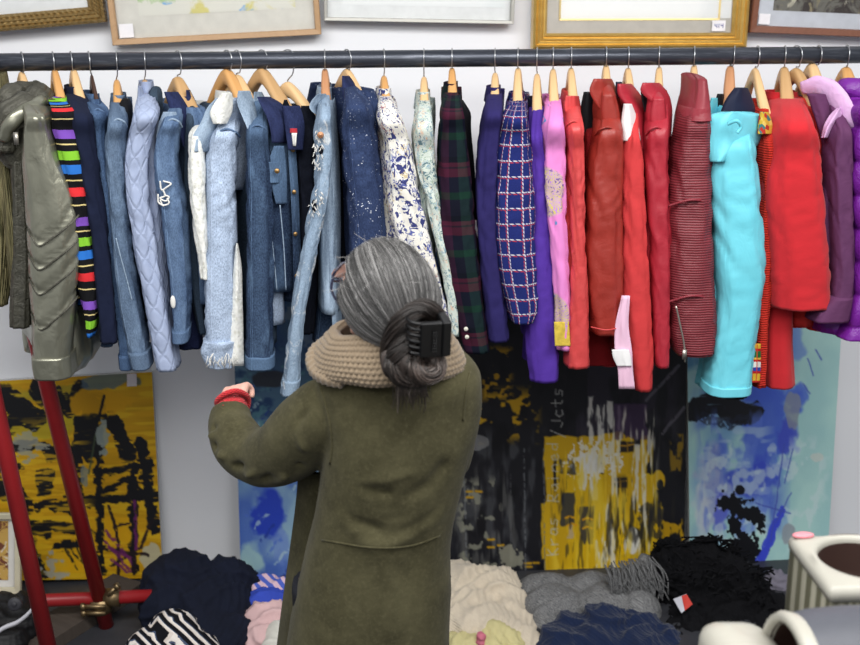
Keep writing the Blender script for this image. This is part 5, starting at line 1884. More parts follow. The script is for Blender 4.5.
# pulled folds from the armpit
fold([(326, 468, B_), (340, 482, B_ - .01), (362, 492, B_ - .02), (388, 496, B_ - .02)], -.012, .014)
fold([(330, 478, B_), (345, 494, B_ - .01), (366, 504, B_ - .02)], .009, .014)
fold([(322, 484, B_), (332, 506, B_), (350, 522, B_ - .01), (378, 532, B_ - .02)], -.012, .015)
fold([(318, 496, B_), (330, 520, B_), (350, 534, B_ - .01)], .008, .014)
fold([(446, 522, B_), (424, 536, B_ - .02), (396, 546, B_ - .02), (366, 548, B_ - .02)], .009, .018)
fold([(448, 506, B_), (428, 522, B_ - .01), (404, 534, B_ - .02)], -.007, .012)
fold([(452, 540, B_), (432, 552, B_ - .02), (404, 560, B_ - .02)], .005, .02)
fold([(444, 468, B_), (430, 486, B_ - .01), (408, 500, B_ - .02)], -.005, .02)
# back seam
fold([(330, 543, B_), (352, 547, B_ - .02), (380, 547, B_ - .03), (410, 545, B_ - .03), (436, 538, B_ - .01)], -.004, .0045)
fold([(330, 540, B_), (352, 544, B_ - .02), (380, 544, B_ - .03), (410, 542, B_ - .03), (436, 535, B_ - .01)], .003, .005)
# skirt hangs in long soft folds
for x0, x1, am in ((320, 300, .008), (352, 340, -.006), (384, 386, .006), (414, 424, -.006), (440, 446, .005)):
    fold([(x0, 560, B_ - .02), (x1, 640, B_ - .05), (x1, 740, B_ - .07)], am, .03)
fold([(332, 466, B_), (352, 470, B_ - .01), (380, 466, B_ - .02)], -.006, .010)
fold([(336, 474, B_), (356, 484, B_ - .01), (384, 484, B_ - .02), (410, 476, B_ - .02)], .006, .012)
fold([(334, 500, B_), (352, 514, B_ - .01), (376, 522, B_ - .02), (402, 520, B_ - .02)], -.007, .010)
fold([(450, 530, B_), (436, 538, B_ - .01), (420, 542, B_ - .02)], -.006, .008)
fold([(312, 400, -.05), (300, 420, -.02), (296, 440, .0)], -.005, .012, False)
fold([(286, 430, .04), (280, 450, .04), (284, 470, .04)], -.006, .010, False)
# shoulder roll and nape
fold([(338, 392, -.07), (370, 404, B_), (410, 408, B_), (450, 396, -.08)], .004, .03)
# sleeve wrinkles round the elbow and forearm
for (xa, ya), (xb, yb), dy, am in (((214, 428), (250, 424), .2, -.006), ((213, 436), (254, 434), .19, .005), ((216, 446), (258, 440), .17, -.008), ((220, 456), (263, 448), .14, .006), ((230, 468), (268, 450), .1, -.009), ((243, 478), (274, 452), .07, .006), ((258, 486), (280, 454), .05, -.007), ((275, 488), (290, 456), .03, .005), ((292, 484), (302, 448), 0, -.005), ((306, 474), (300, 430), -.03, .004)):
    fold([(xa, ya, dy + .02), ((xa + xb) / 2 + 2, (ya + yb) / 2 + 4, dy), (xb, yb, dy + .02)], am * 1.15, .0105, False)
jit = np.array([noi(*(p * 9)) + .5 * noi(*(p * 23)) for p in a_[::1]])
a_ = a_ + nn_ * (jit * .0026)[:, None]
setco(coat_me, a_)
coat = mesh_obj('coat', coat_me, M_SUEDE, person)
from mathutils.bvhtree import BVHTree
bvh = BVHTree.FromPolygons([tuple(v) for v in a_], [tuple(p.vertices) for p in coat_me.polygons])


def on_coat(px, py, out=.0005):
    d = (W(px, py, 0) - CAMPOS).normalized()
    h = bvh.ray_cast(CAMPOS, d)
    return (h[0] - d * out) if h[0] is not None else W(px, py, -.12)


for nm, line, r_ in (('armhole_seam', [(320, 386), (325, 402), (330, 425), (332, 448), (330, 464)], .0034), ('back_seam', [(322, 540), (340, 543), (365, 547), (390, 548), (415, 545), (440, 536)], .0022), ('armhole_seam', [(470, 372), (466, 392), (463, 420)], .003)):
    mb = MB()
    mb.tube([on_coat(x, y) for x, y, in [tuple(q) for q in catmull(line, 26)]], r_, 8)
    mb.build(nm, M_SUEDE, coat)
# open front edge seen on the left side
fl = MB()
rr = []
for y, x0, x1 in catmull([(474, 298, 330), (500, 296, 326), (540, 291, 322), (590, 284, 306), (620, 280, 298), (660, 275, 292), (720, 268, 286)], 34):
    fr, bk = [], []
    for j in range(12):
        u = j / 11
        p = P(x0 + (x1 - x0) * u, y, YW + .17 - .07 * u - .02 * math.sin(PI * u))
        fr.append(p)
        bk.append(p + V((0, .012, 0)))
    rr.append(fr + bk[::-1])
fl.loft(rr)
fl.build('front_flap', M_SUEDE, coat)
# knitted red cuff with a thumb strap round the hand
cf = MB()
cw = W(231, 409, .3)
ca = (W(236, 391, .36) - cw).normalized()
cf.tube([cw - ca * .03, cw + ca * .0, cw + ca * .022, cw + ca * .026], [.036, .0365, .035, .029], 22, disp=lambda q, a: .0012 * math.sin(a * 16))
cuff = cf.build('knit_cuff', M_REDKN, person)
cf = MB()
A0 = cw + ca * .02
cf.tube([A0 + V((-.034, -.012, .0)), A0 + V((-.03, -.03, .02)), A0 + V((-.012, -.036, .036)), A0 + V((.012, -.03, .04)), A0 + V((.03, -.018, .028)), A0 + V((.036, .0, .004)), A0 + V((.03, .0, -.02))], .0065, 10, 40)
cf.build('thumb_strap', M_REDKN, person)

# ---- scarf
t = T('beige chunky knit', .95, spec=.12)
u = t.uv()
x, y, _ = t.xyz(u)
n_ = t.noise(u, 220, 4, .7)
t.bump(n_, .5, .0015)
t.b.inputs['Sheen Weight'].default_value = .3
M_SCARF = t.col(t.mix(n_, (112, 96, 78), (148, 130, 106)))
sc_ = MB()
zb = W(387, 386, -.118).z
cx0 = W(387, 360, .0)
NA, NB = 280, 96
PRF = [(-.016, .004), (-.006, -.004), (.006, -.003), (.012, .008), (.010, .022), (.004, .038), (-.004, .054), (-.013, .07), (-.022, .084), (-.03, .094), (-.038, .097), (-.044, .09), (-.042, .072), (-.036, .05), (-.028, .028), (-.022, .012)]
prf = catmull(PRF + [PRF[0]], NB + 1)[:NB]
rings = []
for i in range(NA):
    th = 2 * PI * i / NA
    ct_, st_ = math.cos(th), math.sin(th)
    sag = .006 * noi(ct_ * 1.6, st_ * 1.6, 3)
    ring = []
    for j in range(NB):
        r_, z_ = prf[j]
        q = j / NB
        bead = (.0036 * abs(math.sin(z_ * PI / .0108)) ** .8 + .0026 * math.sin(th * 84 + (PI if int(z_ / .0108 + 40) % 2 else 0))) if q < .62 else 0.0
        lump = .006 * noi(ct_ * 2.6, st_ * 2.6, z_ * 16)
        R1 = 1 + r_ / .13
        ring.append(V((cx0.x + (.141 * R1 + bead + lump) * ct_, cx0.y + (.112 * R1 + bead + lump) * st_, zb + z_ + sag - .016 * max(0, -ct_) * (z_ / .09))))
    rings.append(ring)
sc_.loft(rings + [rings[0]], False, False)
scarf = sc_.build('scarf', M_SCARF, person)
# a loop of it stands off at the left
s2 = MB()
s2.tube([W(332, 338, .05), W(320, 346, .03), W(313, 358, .0), W(316, 370, -.03), W(326, 378, -.06), W(342, 384, -.085)], [.006, .011, .013, .013, .012, .007], 20, 60,
        disp=lambda q, a: .0022 * abs(math.sin(a * 3)) + .0014 * math.sin(q * 90))
s2.build('scarf_loop', M_SCARF, scarf)

# ---- hair
t = T('grey hair strands', .42, spec=.45)
at = t.t.nodes.new('ShaderNodeVertexColor')
at.layer_name = 'strand'
M_HAIR = t.col(at.outputs['Color'])
M_HAIRBASE = plain('hair underlayer', (66, 64, 64), .7)
rnd = random.Random(21)
hc = H(-.014, 0, .016)
AX = (.117, .095, .125)


def surf(dv, k=1.0):
    "point of the hair shell in head-space direction dv"
    n = dv.normalized()
    r = 1 / math.sqrt((n.x / AX[0]) ** 2 + (n.y / AX[1]) ** 2 + (n.z / AX[2]) ** 2)
    return hc + HR @ (n * r * k)


bun_at = W(412, 346, -.11)
bl = HR.transposed() @ (bun_at - hc)
bun_dir = bl.normalized()


EAR = V((.03, .9, -.44)).normalized()


def facemask(n):
    "True where the face shows, so no hair"
    if n.angle(EAR) < .3:
        return True
    return n.x > .52 and n.z < .62 and n.z > -1 or (n.x > .08 and n.z < -.52) or (n.x > .16 and abs(n.y) > .5 and n.z < .08)


cap = MB()
NP, NQ = 64, 48
grid = {}
for i in range(NP + 1):
    th = PI * (i + .01) / (NP + .02)
    for j in range(NQ):
        ph = 2 * PI * j / NQ
        n = V((math.sin(th) * math.cos(ph), math.sin(th) * math.sin(ph), math.cos(th)))
        grid[i, j] = (n, len(cap.v))
        cap.v.append(tuple(surf(n, .975)))
for i in range(NP):
    for j in range(NQ):
        q = [(i, j), (i, (j + 1) % NQ), (i + 1, (j + 1) % NQ), (i + 1, j)]
        if any(facemask(grid[k][0]) for k in q):
            continue
        cap.face([grid[k][1] for k in q], [(0, 0)] * 4)
hair = cap.build('hair', M_HAIRBASE, person)


def strands(name, curves, parent, sides=4):
    "curves: (points, radius, colour)"
    mb = MB()
    cols = []
    for pts, r, c in curves:
        k = len(mb.v)
        m = len(pts)
        mb.tube(pts, [r * .6] + [r] * (m - 2) + [r * .5], sides, caps=False)
        cols += [c] * (len(mb.v) - k)
    o = mb.build(name, M_HAIR, parent)
    ca_ = o.data.color_attributes.new('strand', 'FLOAT_COLOR', 'POINT')
    ca_.data.foreach_set('color', np.array([lin(c) for c in cols], np.float32).ravel())
    return o


def grey():
    k = rnd.random()
    if k < .2:
        v = rnd.uniform(140, 190)
    elif k < .6:
        v = rnd.uniform(80, 124)
    else:
        v = rnd.uniform(38, 76)
    v *= .86
    return (v, v * .985, v * .975)


cur = []
part_n = V((.42, .18, .88)).normalized()          # parting on top of the head
tries = 0
while len(cur) < 4200 and tries < 60000:
    tries += 1
    # roots along the hairline, the parting and scattered over the scalp
    k = rnd.random()
    if k < .4:
        a = rnd.uniform(-1.0, 1.0)
        n0 = V((.46 + rnd.gauss(0, .05), a * .9, .72 - abs(a) * .75 + rnd.gauss(0, .05)))
    elif k < .6:
        n0 = V((rnd.uniform(-.15, .5), .16 + rnd.gauss(0, .03), 1))
    else:
        n0 = V((rnd.gauss(0, 1), rnd.gauss(0, 1), rnd.gauss(0, 1)))
    n0.normalize()
    if facemask(n0) or n0.angle(bun_dir) < .35:
        continue
    ang = n0.angle(bun_dir)
    # bow the path over so the strands sweep down and then back
    side = bun_dir.cross(n0)
    if side.length < .05:
        continue
    bend = rnd.gauss(0, .05) + .22 * (1 if n0.y > .1 else -.4)
    mid = (n0 + bun_dir).normalized() + V((0, bend * .9, -.1)) * (.6 if ang > 1 else .25)
    pts, ok = [], True
    lift = rnd.uniform(.985, 1.03) + (rnd.random() < .04) * rnd.uniform(.0, .04)
    n_pt = 13
    for i in range(n_pt):
        q = i / (n_pt - 1)
        n = (n0 * (1 - q) ** 2 + mid.normalized() * (2 * q * (1 - q)) * 1.05 + bun_dir * q * q).normalized()
        if facemask(n) and i > 2:
            ok = False
            break
        wv = .006 * noi(n0.x * 4 + q * 3, n0.y * 4, n0.z * 4)
        pts.append(surf(n + V((wv, wv, wv)), lift + .02 * q * q))
    if ok:
        c = grey()
        cur.append((pts, rnd.uniform(.00035, .00075), c))
hs = strands('hair_strands', cur, hair)


def darkc(l=1.0):
    v = rnd.uniform(18, 50) * l
    return (v * 1.16, v * .97, v * .88) if rnd.random() > .03 else (112, 102, 96)


def lock(pts, r, n, turns, l=1.0, taper=.5):
    out = []
    a0 = catmull([tuple(p) for p in pts], 26)
    c_ = [V(x) for x in a0]
    t0 = (c_[-1] - c_[0]).normalized()
    ref = V((.3, .8, .2))
    for k in range(n):
        rr_, ph = r * math.sqrt(rnd.random()) if k > n * .6 else r * rnd.uniform(.9, 1.03), rnd.uniform(0, 2 * PI)
        line = []
        for i, p in enumerate(c_):
            q = i / 25
            tt = (c_[min(25, i + 1)] - c_[max(0, i - 1)]).normalized()
            nx = tt.cross(ref).normalized()
            ny = tt.cross(nx)
            w = rr_ * (1 - taper * abs(2 * q - 1) ** 2.5)
            an = ph + turns * 2 * PI * q
            w *= 1 + .22 * noi(q * 3 + ph, k * .07, 1)
            line.append(p + nx * (w * math.cos(an) + .004 * noi(q * 5, k * .9, 2)) + ny * (w * math.sin(an) + .004 * noi(q * 5, k * .9, 7)))
        out.append((line, rnd.uniform(.0008, .0016), darkc(l)))
    return out


cur = []
cur += lock([W(390, 366, -.1), W(391, 344, -.125), W(402, 322, -.14), W(420, 309, -.135), W(437, 316, -.115), W(441, 334, -.1)], .018, 260, .35, 1.0, .3)
cur += lock([W(428, 322, -.12), W(410, 338, -.14), W(396, 356, -.15), W(391, 372, -.135)], .02, 200, .4, 1.0, .4)
cur += lock([W(388, 352, -.14), W(390, 366, -.155), W(399, 376, -.16), W(411, 378, -.155), W(412, 364, -.14)], .0155, 200, .6, 1.15, .35)
cur += lock([W(416, 358, -.14), W(418, 370, -.16), W(427, 376, -.165), W(437, 370, -.155), W(435, 357, -.14), W(424, 354, -.14)], .0155, 220, .7, 1.5, .3)
cur += lock([W(408, 350, -.15), W(405, 366, -.165), W(412, 380, -.16), W(424, 384, -.15)], .011, 90, .5, 1.2, .5)
for k in range(120):
    x = rnd.uniform(396, 428)
    cur.append(([W(x, 374, -.15), W(x + rnd.uniform(-4, 4), 388, -.155), W(x + rnd.uniform(-9, 7), rnd.uniform(392, 414), -.15)], rnd.uniform(.0004, .0009), darkc(1.15)))
bun = strands('hair_bun', cur, hair)
core = MB()
core.ell(W(412, 346, -.11), (.034, .026, .045))
core.ell(W(413, 366, -.13), (.04, .024, .02))
core.build('bun_core', plain('dark brown hair', (34, 29, 27), .6), hair)
# stray hairs
cur = []
for k in range(60):
    a = rnd.uniform(0, 6.28)
    n0 = V((rnd.uniform(-.4, .7), rnd.uniform(-.9, .9), rnd.uniform(.1, 1))).normalized()
    if facemask(n0):
        continue
    p0 = surf(n0, 1.0)
    d_ = V((rnd.gauss(0, 1), rnd.gauss(0, 1), rnd.gauss(0, 1))).normalized() * .02
    cur.append(([p0, surf(n0, 1.05) + d_ * .6, surf(n0, 1.1) + d_ * 1.3], .00035, (170, 168, 166)))
strands('stray_hairs', cur, hair)

# ---- claw clip
M_CLIP = plain('black plastic', (10, 10, 12), .38, spec=.4)
clip = MB()
cc = W(430, 338, -.165)
ex_, ez_ = V((1, .18, -.02)).normalized(), V((.02, -.2, 1)).normalized()
ey_ = ez_.cross(ex_)


def cp(x, y, z):
    return cc + (ex_ * x + ey_ * y + ez_ * z) * 1.12


def cbox(x0, x1, y0, y1, z0, z1):
    clip.hexa([cp(x0, y0, z0), cp(x1, y0, z0), cp(x1, y1, z0), cp(x0, y1, z0), cp(x0, y0, z1), cp(x1, y0, z1), cp(x1, y1, z1), cp(x0, y1, z1)])


cbox(.018, .034, -.012, .03, -.031, .033)
cbox(-.02, .018, -.012, -.002, -.031, .033)
cl = clip.build('hair_clip', M_CLIP, hair, False)
bv = cl.modifiers.new('b', 'BEVEL')
bv.width = .003
bv.segments = 3
for k in range(6):
    tt = MB()
    z0 = -.028 + k * .0112
    tt.tube([cp(-.018, -.008, z0 + .003), cp(-.03, -.002, z0 + .003), cp(-.036, .014, z0 + .003), cp(-.033, .03, z0 + .003)], [.0036, .0034, .003, .0016], 8, 14)
    tt.build('claw', M_CLIP, cl)
sp = MB()
sp.tube([cp(.004 + .004 * math.cos(a), -.014 + .004 * math.sin(a), -.02 + .04 * a / 50) for a in [k * .5 for k in range(100)]], .0009, 5)
sp.build('spring', M_CLIP, cl)

# ---- glasses
gl = MB()
M_GLAS = plain('dark navy spectacle frame', (22, 26, 52), .25, spec=.6)
for s_ in (-1, 1):
    loop = [H(.112, .034 * s_ + .027 * math.cos(a) * (1 + .05 * math.cos(2 * a)), .004 + .021 * math.sin(a)) + fw * (-.01 * abs(math.cos(a)) * (1 if math.cos(a) * s_ > 0 else 0)) for a in [2 * PI * k / 28 for k in range(29)]]
    gl.tube(loop, .0028, 8, caps=False)
    gl.tube([H(.1, .062 * s_, .012), H(.07, .082 * s_, .014), H(.02, .09 * s_, .014), H(-.02, .088 * s_, .012), H(-.036, .083 * s_, -.01)], [.003, .003, .0028, .0026, .0026], 8, 24)
gl.tube([H(.112, -.01, .01), H(.116, 0, .013), H(.112, .01, .01)], .0026, 8, 10)
spec_o = gl.build('glasses', M_GLAS, person)
ln = MB()
for s_ in (-1, 1):
    k = len(ln.v)
    ring = [H(.1115, .034 * s_ + .026 * math.cos(a), .004 + .02 * math.sin(a)) for a in [2 * PI * j / 24 for j in range(24)]]
    ln.v += [tuple(p) for p in ring]
    ln.face(range(k, k + 24), [(0, 0)] * 24)
ln.build('lenses', M_GLASS, spec_o, False)
# ------------------------------------------------------------------ things on the floor
def heap(name, label, cat, lobes, mat, amp=.012, freq=9.0, seed=1.0, voxel=.0075, group=None, squash=1.0, parent=None, fine=.0):
    "a soft pile: lobes (px, py_top, Y, rx, ry, rz); the top of each lobe is what the photo shows at px, py_top"
    mb = MB()
    lo = []
    for px, py, Y, rx, ry, rz in lobes:
        tp = P(px, py, Y)
        c = V((tp.x, tp.y, tp.z - rz))
        lo.append(c)
        mb.ell(c, (rx, ry, rz), 22, 14)
        if c.z - rz > .01:                      # carry the lobe down to the floor
            mb.ell(V((tp.x, tp.y, tp.z * .45)), (rx * 1.02, ry * 1.02, tp.z * .5), 22, 14)
    me = remeshed(mb, voxel, 5)
    a, n = coords(me)
    d = np.empty(len(a))
    for i, p in enumerate(a):
        v = V(p)
        w1 = noise.noise(v * freq * .45 + V((seed, 0, 0)))
        w2 = noise.noise(v * freq * .45 + V((0, seed, 4)))
        w3 = noise.noise(v * freq * .9 + V((seed, 5, 1)))
        f1 = math.sin((p[0] * .6 + p[2] * 1.1 + w1 * .16) * freq * 5.2 + w3 * 1.4)
        f2 = math.sin((p[1] + p[0] * -.7 + w2 * .17) * freq * 4.3 + w3)
        f3 = math.sin((p[0] * .9 - p[2] * .8 + p[1] * .4 + w2 * .12) * freq * 11 + w1 * 2)
        k = .5 + .5 * noise.noise(v * freq * .7 + V((2, seed, 9))) * 1.6
        k = min(1, max(0, k))
        fold_ = (1 - abs(f1)) ** 1.3 * k + (1 - abs(f2)) ** 1.3 * (1 - k)
        d[i] = amp * (1.5 * fold_ + .45 * (1 - abs(f3)) ** 1.5 - .8 + .8 * w3) + (fine * noise.noise(v * freq * 8) if fine else 0)
    a = a + n * d[:, None]
    a[:, 2] = np.maximum(a[:, 2], -.004)
    a[:, 1] = np.minimum(a[:, 1], WALLY - .02)
    setco(me, a)
    o = mesh_obj(name, me, mat, parent)
    if label:
        tag(o, label, cat, group)
    return o


GP = 'clothes piled on the floor'
M_DKNAVY = cloth('dark navy fleece', (20, 25, 42), .3, .95, crumple=.3)
heap('clothes_pile', 'crumpled black and dark navy garment heap right of the red pole foot', 'clothes', [(178, 554, 3.56, .13, .12, .12), (226, 557, 3.6, .12, .1, .12), (200, 575, 3.5, .17, .13, .09), (230, 585, 3.52, .1, .12, .09), (168, 580, 3.48, .1, .1, .1), (205, 605, 3.4, .12, .12, .08), (228, 615, 3.36, .08, .12, .07)], M_DKNAVY, .014, 8, 3, group=GP)
t = T('zigzag striped knit', .9, spec=.15)
u = t.uv()
x, y, _ = t.xyz(u)
zz = t.M('ADD', t.M('MULTIPLY', x, .8), t.M('MULTIPLY', t.M('PINGPONG', t.M('ADD', y, t.M('MULTIPLY', x, .25)), .024), .9))
c = t.ramp(t.M('FRACT', t.M('DIVIDE', t.M('ADD', zz, t.M('MULTIPLY', t.noise(u, 9, 2), .03)), .034)), [(0, (18, 18, 24)), (.42, (214, 202, 192)), (.62, (226, 218, 210)), (.8, (70, 82, 108)), (.9, (18, 18, 24))], True)
t.bump(t.noise(u, 300, 2), .3, .001)
M_ZIG = t.col(c)
heap('striped_garment', 'black and white wavy striped knit lump before the navy heap', 'clothes', [(172, 612, 3.3, .09, .09, .09), (150, 630, 3.26, .08, .08, .06), (190, 632, 3.24, .07, .08, .06), (205, 640, 3.22, .05, .07, .04)], M_ZIG, .004, 9, 8, group=GP)
t = T('blue and pink striped cotton', .85)
u = t.uv()
c = t.ramp(t.M('FRACT', t.M('DIVIDE', t.M('ADD', t.xyz(u)[0], t.M('MULTIPLY', t.noise(u, 8, 2), .03)), .04)), [(0, (70, 92, 190)), (.5, (212, 176, 190))], True)
M_BSTRIPE = t.col(c)
heap('striped_cloth', 'blue and pink striped cloth beside the navy heap', 'clothes', [(262, 576, 3.58, .1, .07, .09), (282, 578, 3.57, .08, .07, .09)], M_BSTRIPE, .008, 9, 2, group=GP)
heap('blue_cloth', 'bright blue cloth bundle under the pink striped cloth', 'clothes', [(266, 590, 3.5, .09, .06, .06), (284, 592, 3.5, .08, .06, .06)], cloth('bright blue cotton', (52, 76, 190), .12), .008, 9, 5, group=GP)
heap('pink_cloth', 'pale pink fabric heap left of the woman', 'clothes', [(258, 602, 3.42, .06, .07, .08), (272, 604, 3.4, .08, .07, .08), (262, 622, 3.34, .08, .08, .06)], cloth('pale pink fleece', (206, 170, 170), .08, .95, crumple=.3), .01, 9, 6, group=GP)
heap('white_cloth', 'off white fabric showing below the pale pink heap', 'clothes', [(282, 622, 3.3, .06, .06, .06), (276, 632, 3.27, .05, .06, .05)], cloth('off white cotton', (206, 204, 194), .06), .008, 11, 9, group=GP)
M_CREAMK = knit('cream knit', (206, 192, 170), cell=.01, amt=.5, vary=.08)
heap('cream_blanket', 'crumpled cream blanket heap right of the woman', 'clothes', [(462, 563, 3.58, .11, .1, .11), (492, 569, 3.54, .1, .1, .1), (505, 588, 3.47, .09, .1, .09), (470, 590, 3.45, .12, .1, .09), (516, 612, 3.36, .07, .1, .09), (524, 630, 3.28, .05, .09, .06), (465, 605, 3.36, .12, .1, .08), (492, 608, 3.33, .1, .1, .08)], M_CREAMK, .015, 8, 12, group=GP, voxel=.008)
heap('yellow_cloth', 'pale yellow fabric at the foot of the cream blanket', 'clothes', [(498, 622, 3.27, .06, .06, .06), (512, 632, 3.25, .05, .06, .05), (462, 634, 3.24, .08, .06, .05), (488, 636, 3.22, .06, .05, .04)], cloth('pale yellow satin', (200, 190, 134), .1, .6, crumple=.5), .009, 12, 14, group=GP)
heap('pink_scrap', 'small pink scrap tucked in pale yellow fabric', 'clothes', [(481, 632, 3.21, .016, .02, .016)], cloth('pink scrap', (206, 110, 130), .1), .003, 20, 2, voxel=.004)
t = T('grey marl wool', .95, spec=.1)
u = t.uv()
n_ = t.noise(u, 260, 5, .8)
t.bump(n_, .9, .004)
t.bump(t.noise(u, 90, 3), .6, .004)
M_GREYW = t.col(t.mix(t.step(n_, .36, .64), (62, 63, 66), (150, 150, 150)))
gs = heap('wool_scarf', 'grey marl wool scarf with fringed end under the yellow canvas', 'scarf', [(548, 574, 3.56, .13, .09, .1), (590, 574, 3.55, .13, .09, .1), (632, 566, 3.56, .1, .08, .12), (646, 554, 3.6, .06, .06, .13), (556, 588, 3.46, .13, .11, .1), (610, 586, 3.46, .14, .11, .1), (640, 590, 3.42, .08, .1, .09), (545, 605, 3.4, .07, .1, .08)], M_GREYW, .006, 6, 17, group=GP, fine=.003)
rnd = random.Random(9)
fr = MB()
for k in range(150):
    a = rnd.uniform(0, 1)
    x, y = 606 + 46 * a + rnd.uniform(-4, 4), 566 - 8 * a + rnd.uniform(-3, 12)
    p = P(x, y, 3.49 + rnd.uniform(-.02, .03))
    q = P(x + rnd.uniform(2, 18), y + rnd.uniform(22, 42), 3.42)
    m = p.lerp(q, .5) + V((rnd.uniform(-.02, .02), -.02, rnd.uniform(.0, .02)))
    fr.tube([p, m, V((q.x, q.y, max(.02, q.z)))], .0024, 5, 9)
o = fr.build('fringe', M_GREYW, gs)
o['kind'] = 'stuff'
M_BLUEK = knit('navy blue ribbed knit', (24, 36, 66), cell=.016, amt=.3, vary=.18)
heap('knit_sweater', 'navy blue knitted sweater heap in front of the grey scarf', 'clothes', [(570, 614, 3.33, .09, .09, .09), (604, 607, 3.33, .1, .1, .1), (642, 612, 3.32, .09, .09, .09), (590, 628, 3.24, .13, .09, .06), (640, 630, 3.22, .11, .1, .08), (562, 626, 3.24, .08, .1, .08), (668, 628, 3.25, .05, .08, .07)], M_BLUEK, .012, 8, 22, group=GP)
t = T('black yarn', .95, spec=.12)
u = t.uv()
n_ = t.noise(u, 130, 5, .75)
t.bump(n_, 1.0, .006)
M_YARN = t.col(t.mix(n_, (9, 9, 11), (26, 26, 30)))
bp = heap('yarn_shawl', 'black shaggy shawl heap below the pale blue canvas', 'clothes', [(672, 536, 3.6, .07, .07, .12), (700, 540, 3.58, .11, .09, .13), (728, 552, 3.56, .1, .09, .13), (690, 570, 3.5, .1, .09, .1), (745, 572, 3.48, .1, .09, .09), (770, 592, 3.42, .1, .09, .08), (728, 598, 3.4, .11, .1, .08), (766, 612, 3.34, .12, .12, .08), (722, 616, 3.3, .1, .12, .08), (700, 612, 3.36, .06, .1, .07), (760, 630, 3.24, .14, .1, .07), (664, 552, 3.52, .04, .08, .1), (688, 604, 3.37, .06, .12, .09), (676, 622, 3.31, .04, .08, .06), (786, 604, 3.4, .06, .1, .07), (788, 624, 3.3, .08, .1, .07)], M_YARN, .014, 10, 31, group=GP, fine=.007)
yr = MB()
for k in range(90):
    a, b_ = rnd.uniform(0, 1), rnd.uniform(0, 1)
    x, y = 664 + 110 * a, 540 + 34 * a + 40 * b_
    p = P(x, y, 3.5 - .1 * b_ - .06 * a)
    d_ = V((rnd.gauss(0, .018), rnd.gauss(0, .01) - .006, rnd.gauss(0, .012)))
    yr.tube([p, p + d_ * .6 + V((0, -.004, .008)), p + d_ * 1.3], .0034, 5, 7)
for k in range(70):
    a = rnd.random()
    x, y = 655 + 115 * a, 542 + 4 * math.sin(a * 9) + max(0, a - .55) * 70
    p = P(x, y, 3.58)
    yr.tube([p + V((0, 0, -.03)), p + V((rnd.gauss(0, .015), -.01, .0)), p + V((rnd.gauss(0, .035), -.015, rnd.uniform(0, .03)))], .0034, 5, 7)
o = yr.build('loose_yarn', M_YARN, bp)
o['kind'] = 'stuff'
heap('mauve_cloth', 'greyish mauve fabric behind the black shawl at right', 'clothes', [(778, 572, 3.55, .07, .06, .1), (792, 588, 3.5, .07, .06, .08)], cloth('grey mauve fleece', (116, 112, 126), .2, .95), .012, 12, 41, group=GP, fine=.005)
# a packet label lying in the black yarn
p0 = [P(673, 599, 3.335), P(686, 594, 3.345), P(692, 604, 3.33), P(681, 613, 3.32)]
mb = MB()
n_ = (p0[1] - p0[0]).cross(p0[3] - p0[0]).normalized()
if n_.y > 0:
    n_ = -n_
mb.hexa([p0[3], p0[2], p0[1], p0[0]] + [p + n_ * .004 for p in (p0[3], p0[2], p0[1], p0[0])])
lb = mb.build('packet', plain('grey packet card', (196, 196, 206), .5), smooth=False)
tag(lb, 'small grey and red packet lying on the black shawl', 'packet')
mb = MB()
q = [p0[0].lerp(p0[1], .62), p0[1], p0[2], p0[3].lerp(p0[2], .3)]
mb.hexa([q[3] + n_ * .004, q[2] + n_ * .004, q[1] + n_ * .004, q[0] + n_ * .004] + [q[k] + n_ * .0055 for k in (3, 2, 1, 0)])
mb.build('red_corner', plain('red print', (206, 52, 40), .5), lb, False)

# ---- left corner: plank, little framed picture, black bag with a strap
M_PLANK = wood('grimy plank', (58, 50, 44), (84, 74, 66), .8, 2, 40)
pk = MB()
a, b_ = G(128, 578, .045), G(18, 646, .045)
d_ = (b_ - a).normalized()
b_ = a + d_ * 1.1
s_ = V((-d_.y, d_.x, 0)) * .068
pk.hexa([a - s_ - V((0, 0, .044)), b_ - s_ - V((0, 0, .044)), b_ + s_ - V((0, 0, .044)), a + s_ - V((0, 0, .044)), a - s_, b_ - s_, b_ + s_, a + s_])
o = pk.build('plank', M_PLANK, smooth=False)
tag(o, 'dark grimy wooden plank lying on the floor under the red poles', 'plank')
M_CREAMFR = plain('cream picture frame', (196, 188, 160), .5)
BL, BR, TR, TL = P(-34, 594, 3.53), P(21, 594, 3.53), P(21, 513, 3.6), P(-34, 513, 3.6)
root = thing('framed_picture', 'small cream framed picture leaning at the floor, bottom left', 'picture', BL)


def bilin(u, v, z=0.0):
    n = (BR - BL).cross(TL - BL).normalized()
    if n.y > 0:
        n = -n
    return (BL * (1 - u) + BR * u) * (1 - v) + (TL * (1 - u) + TR * u) * v + n * z


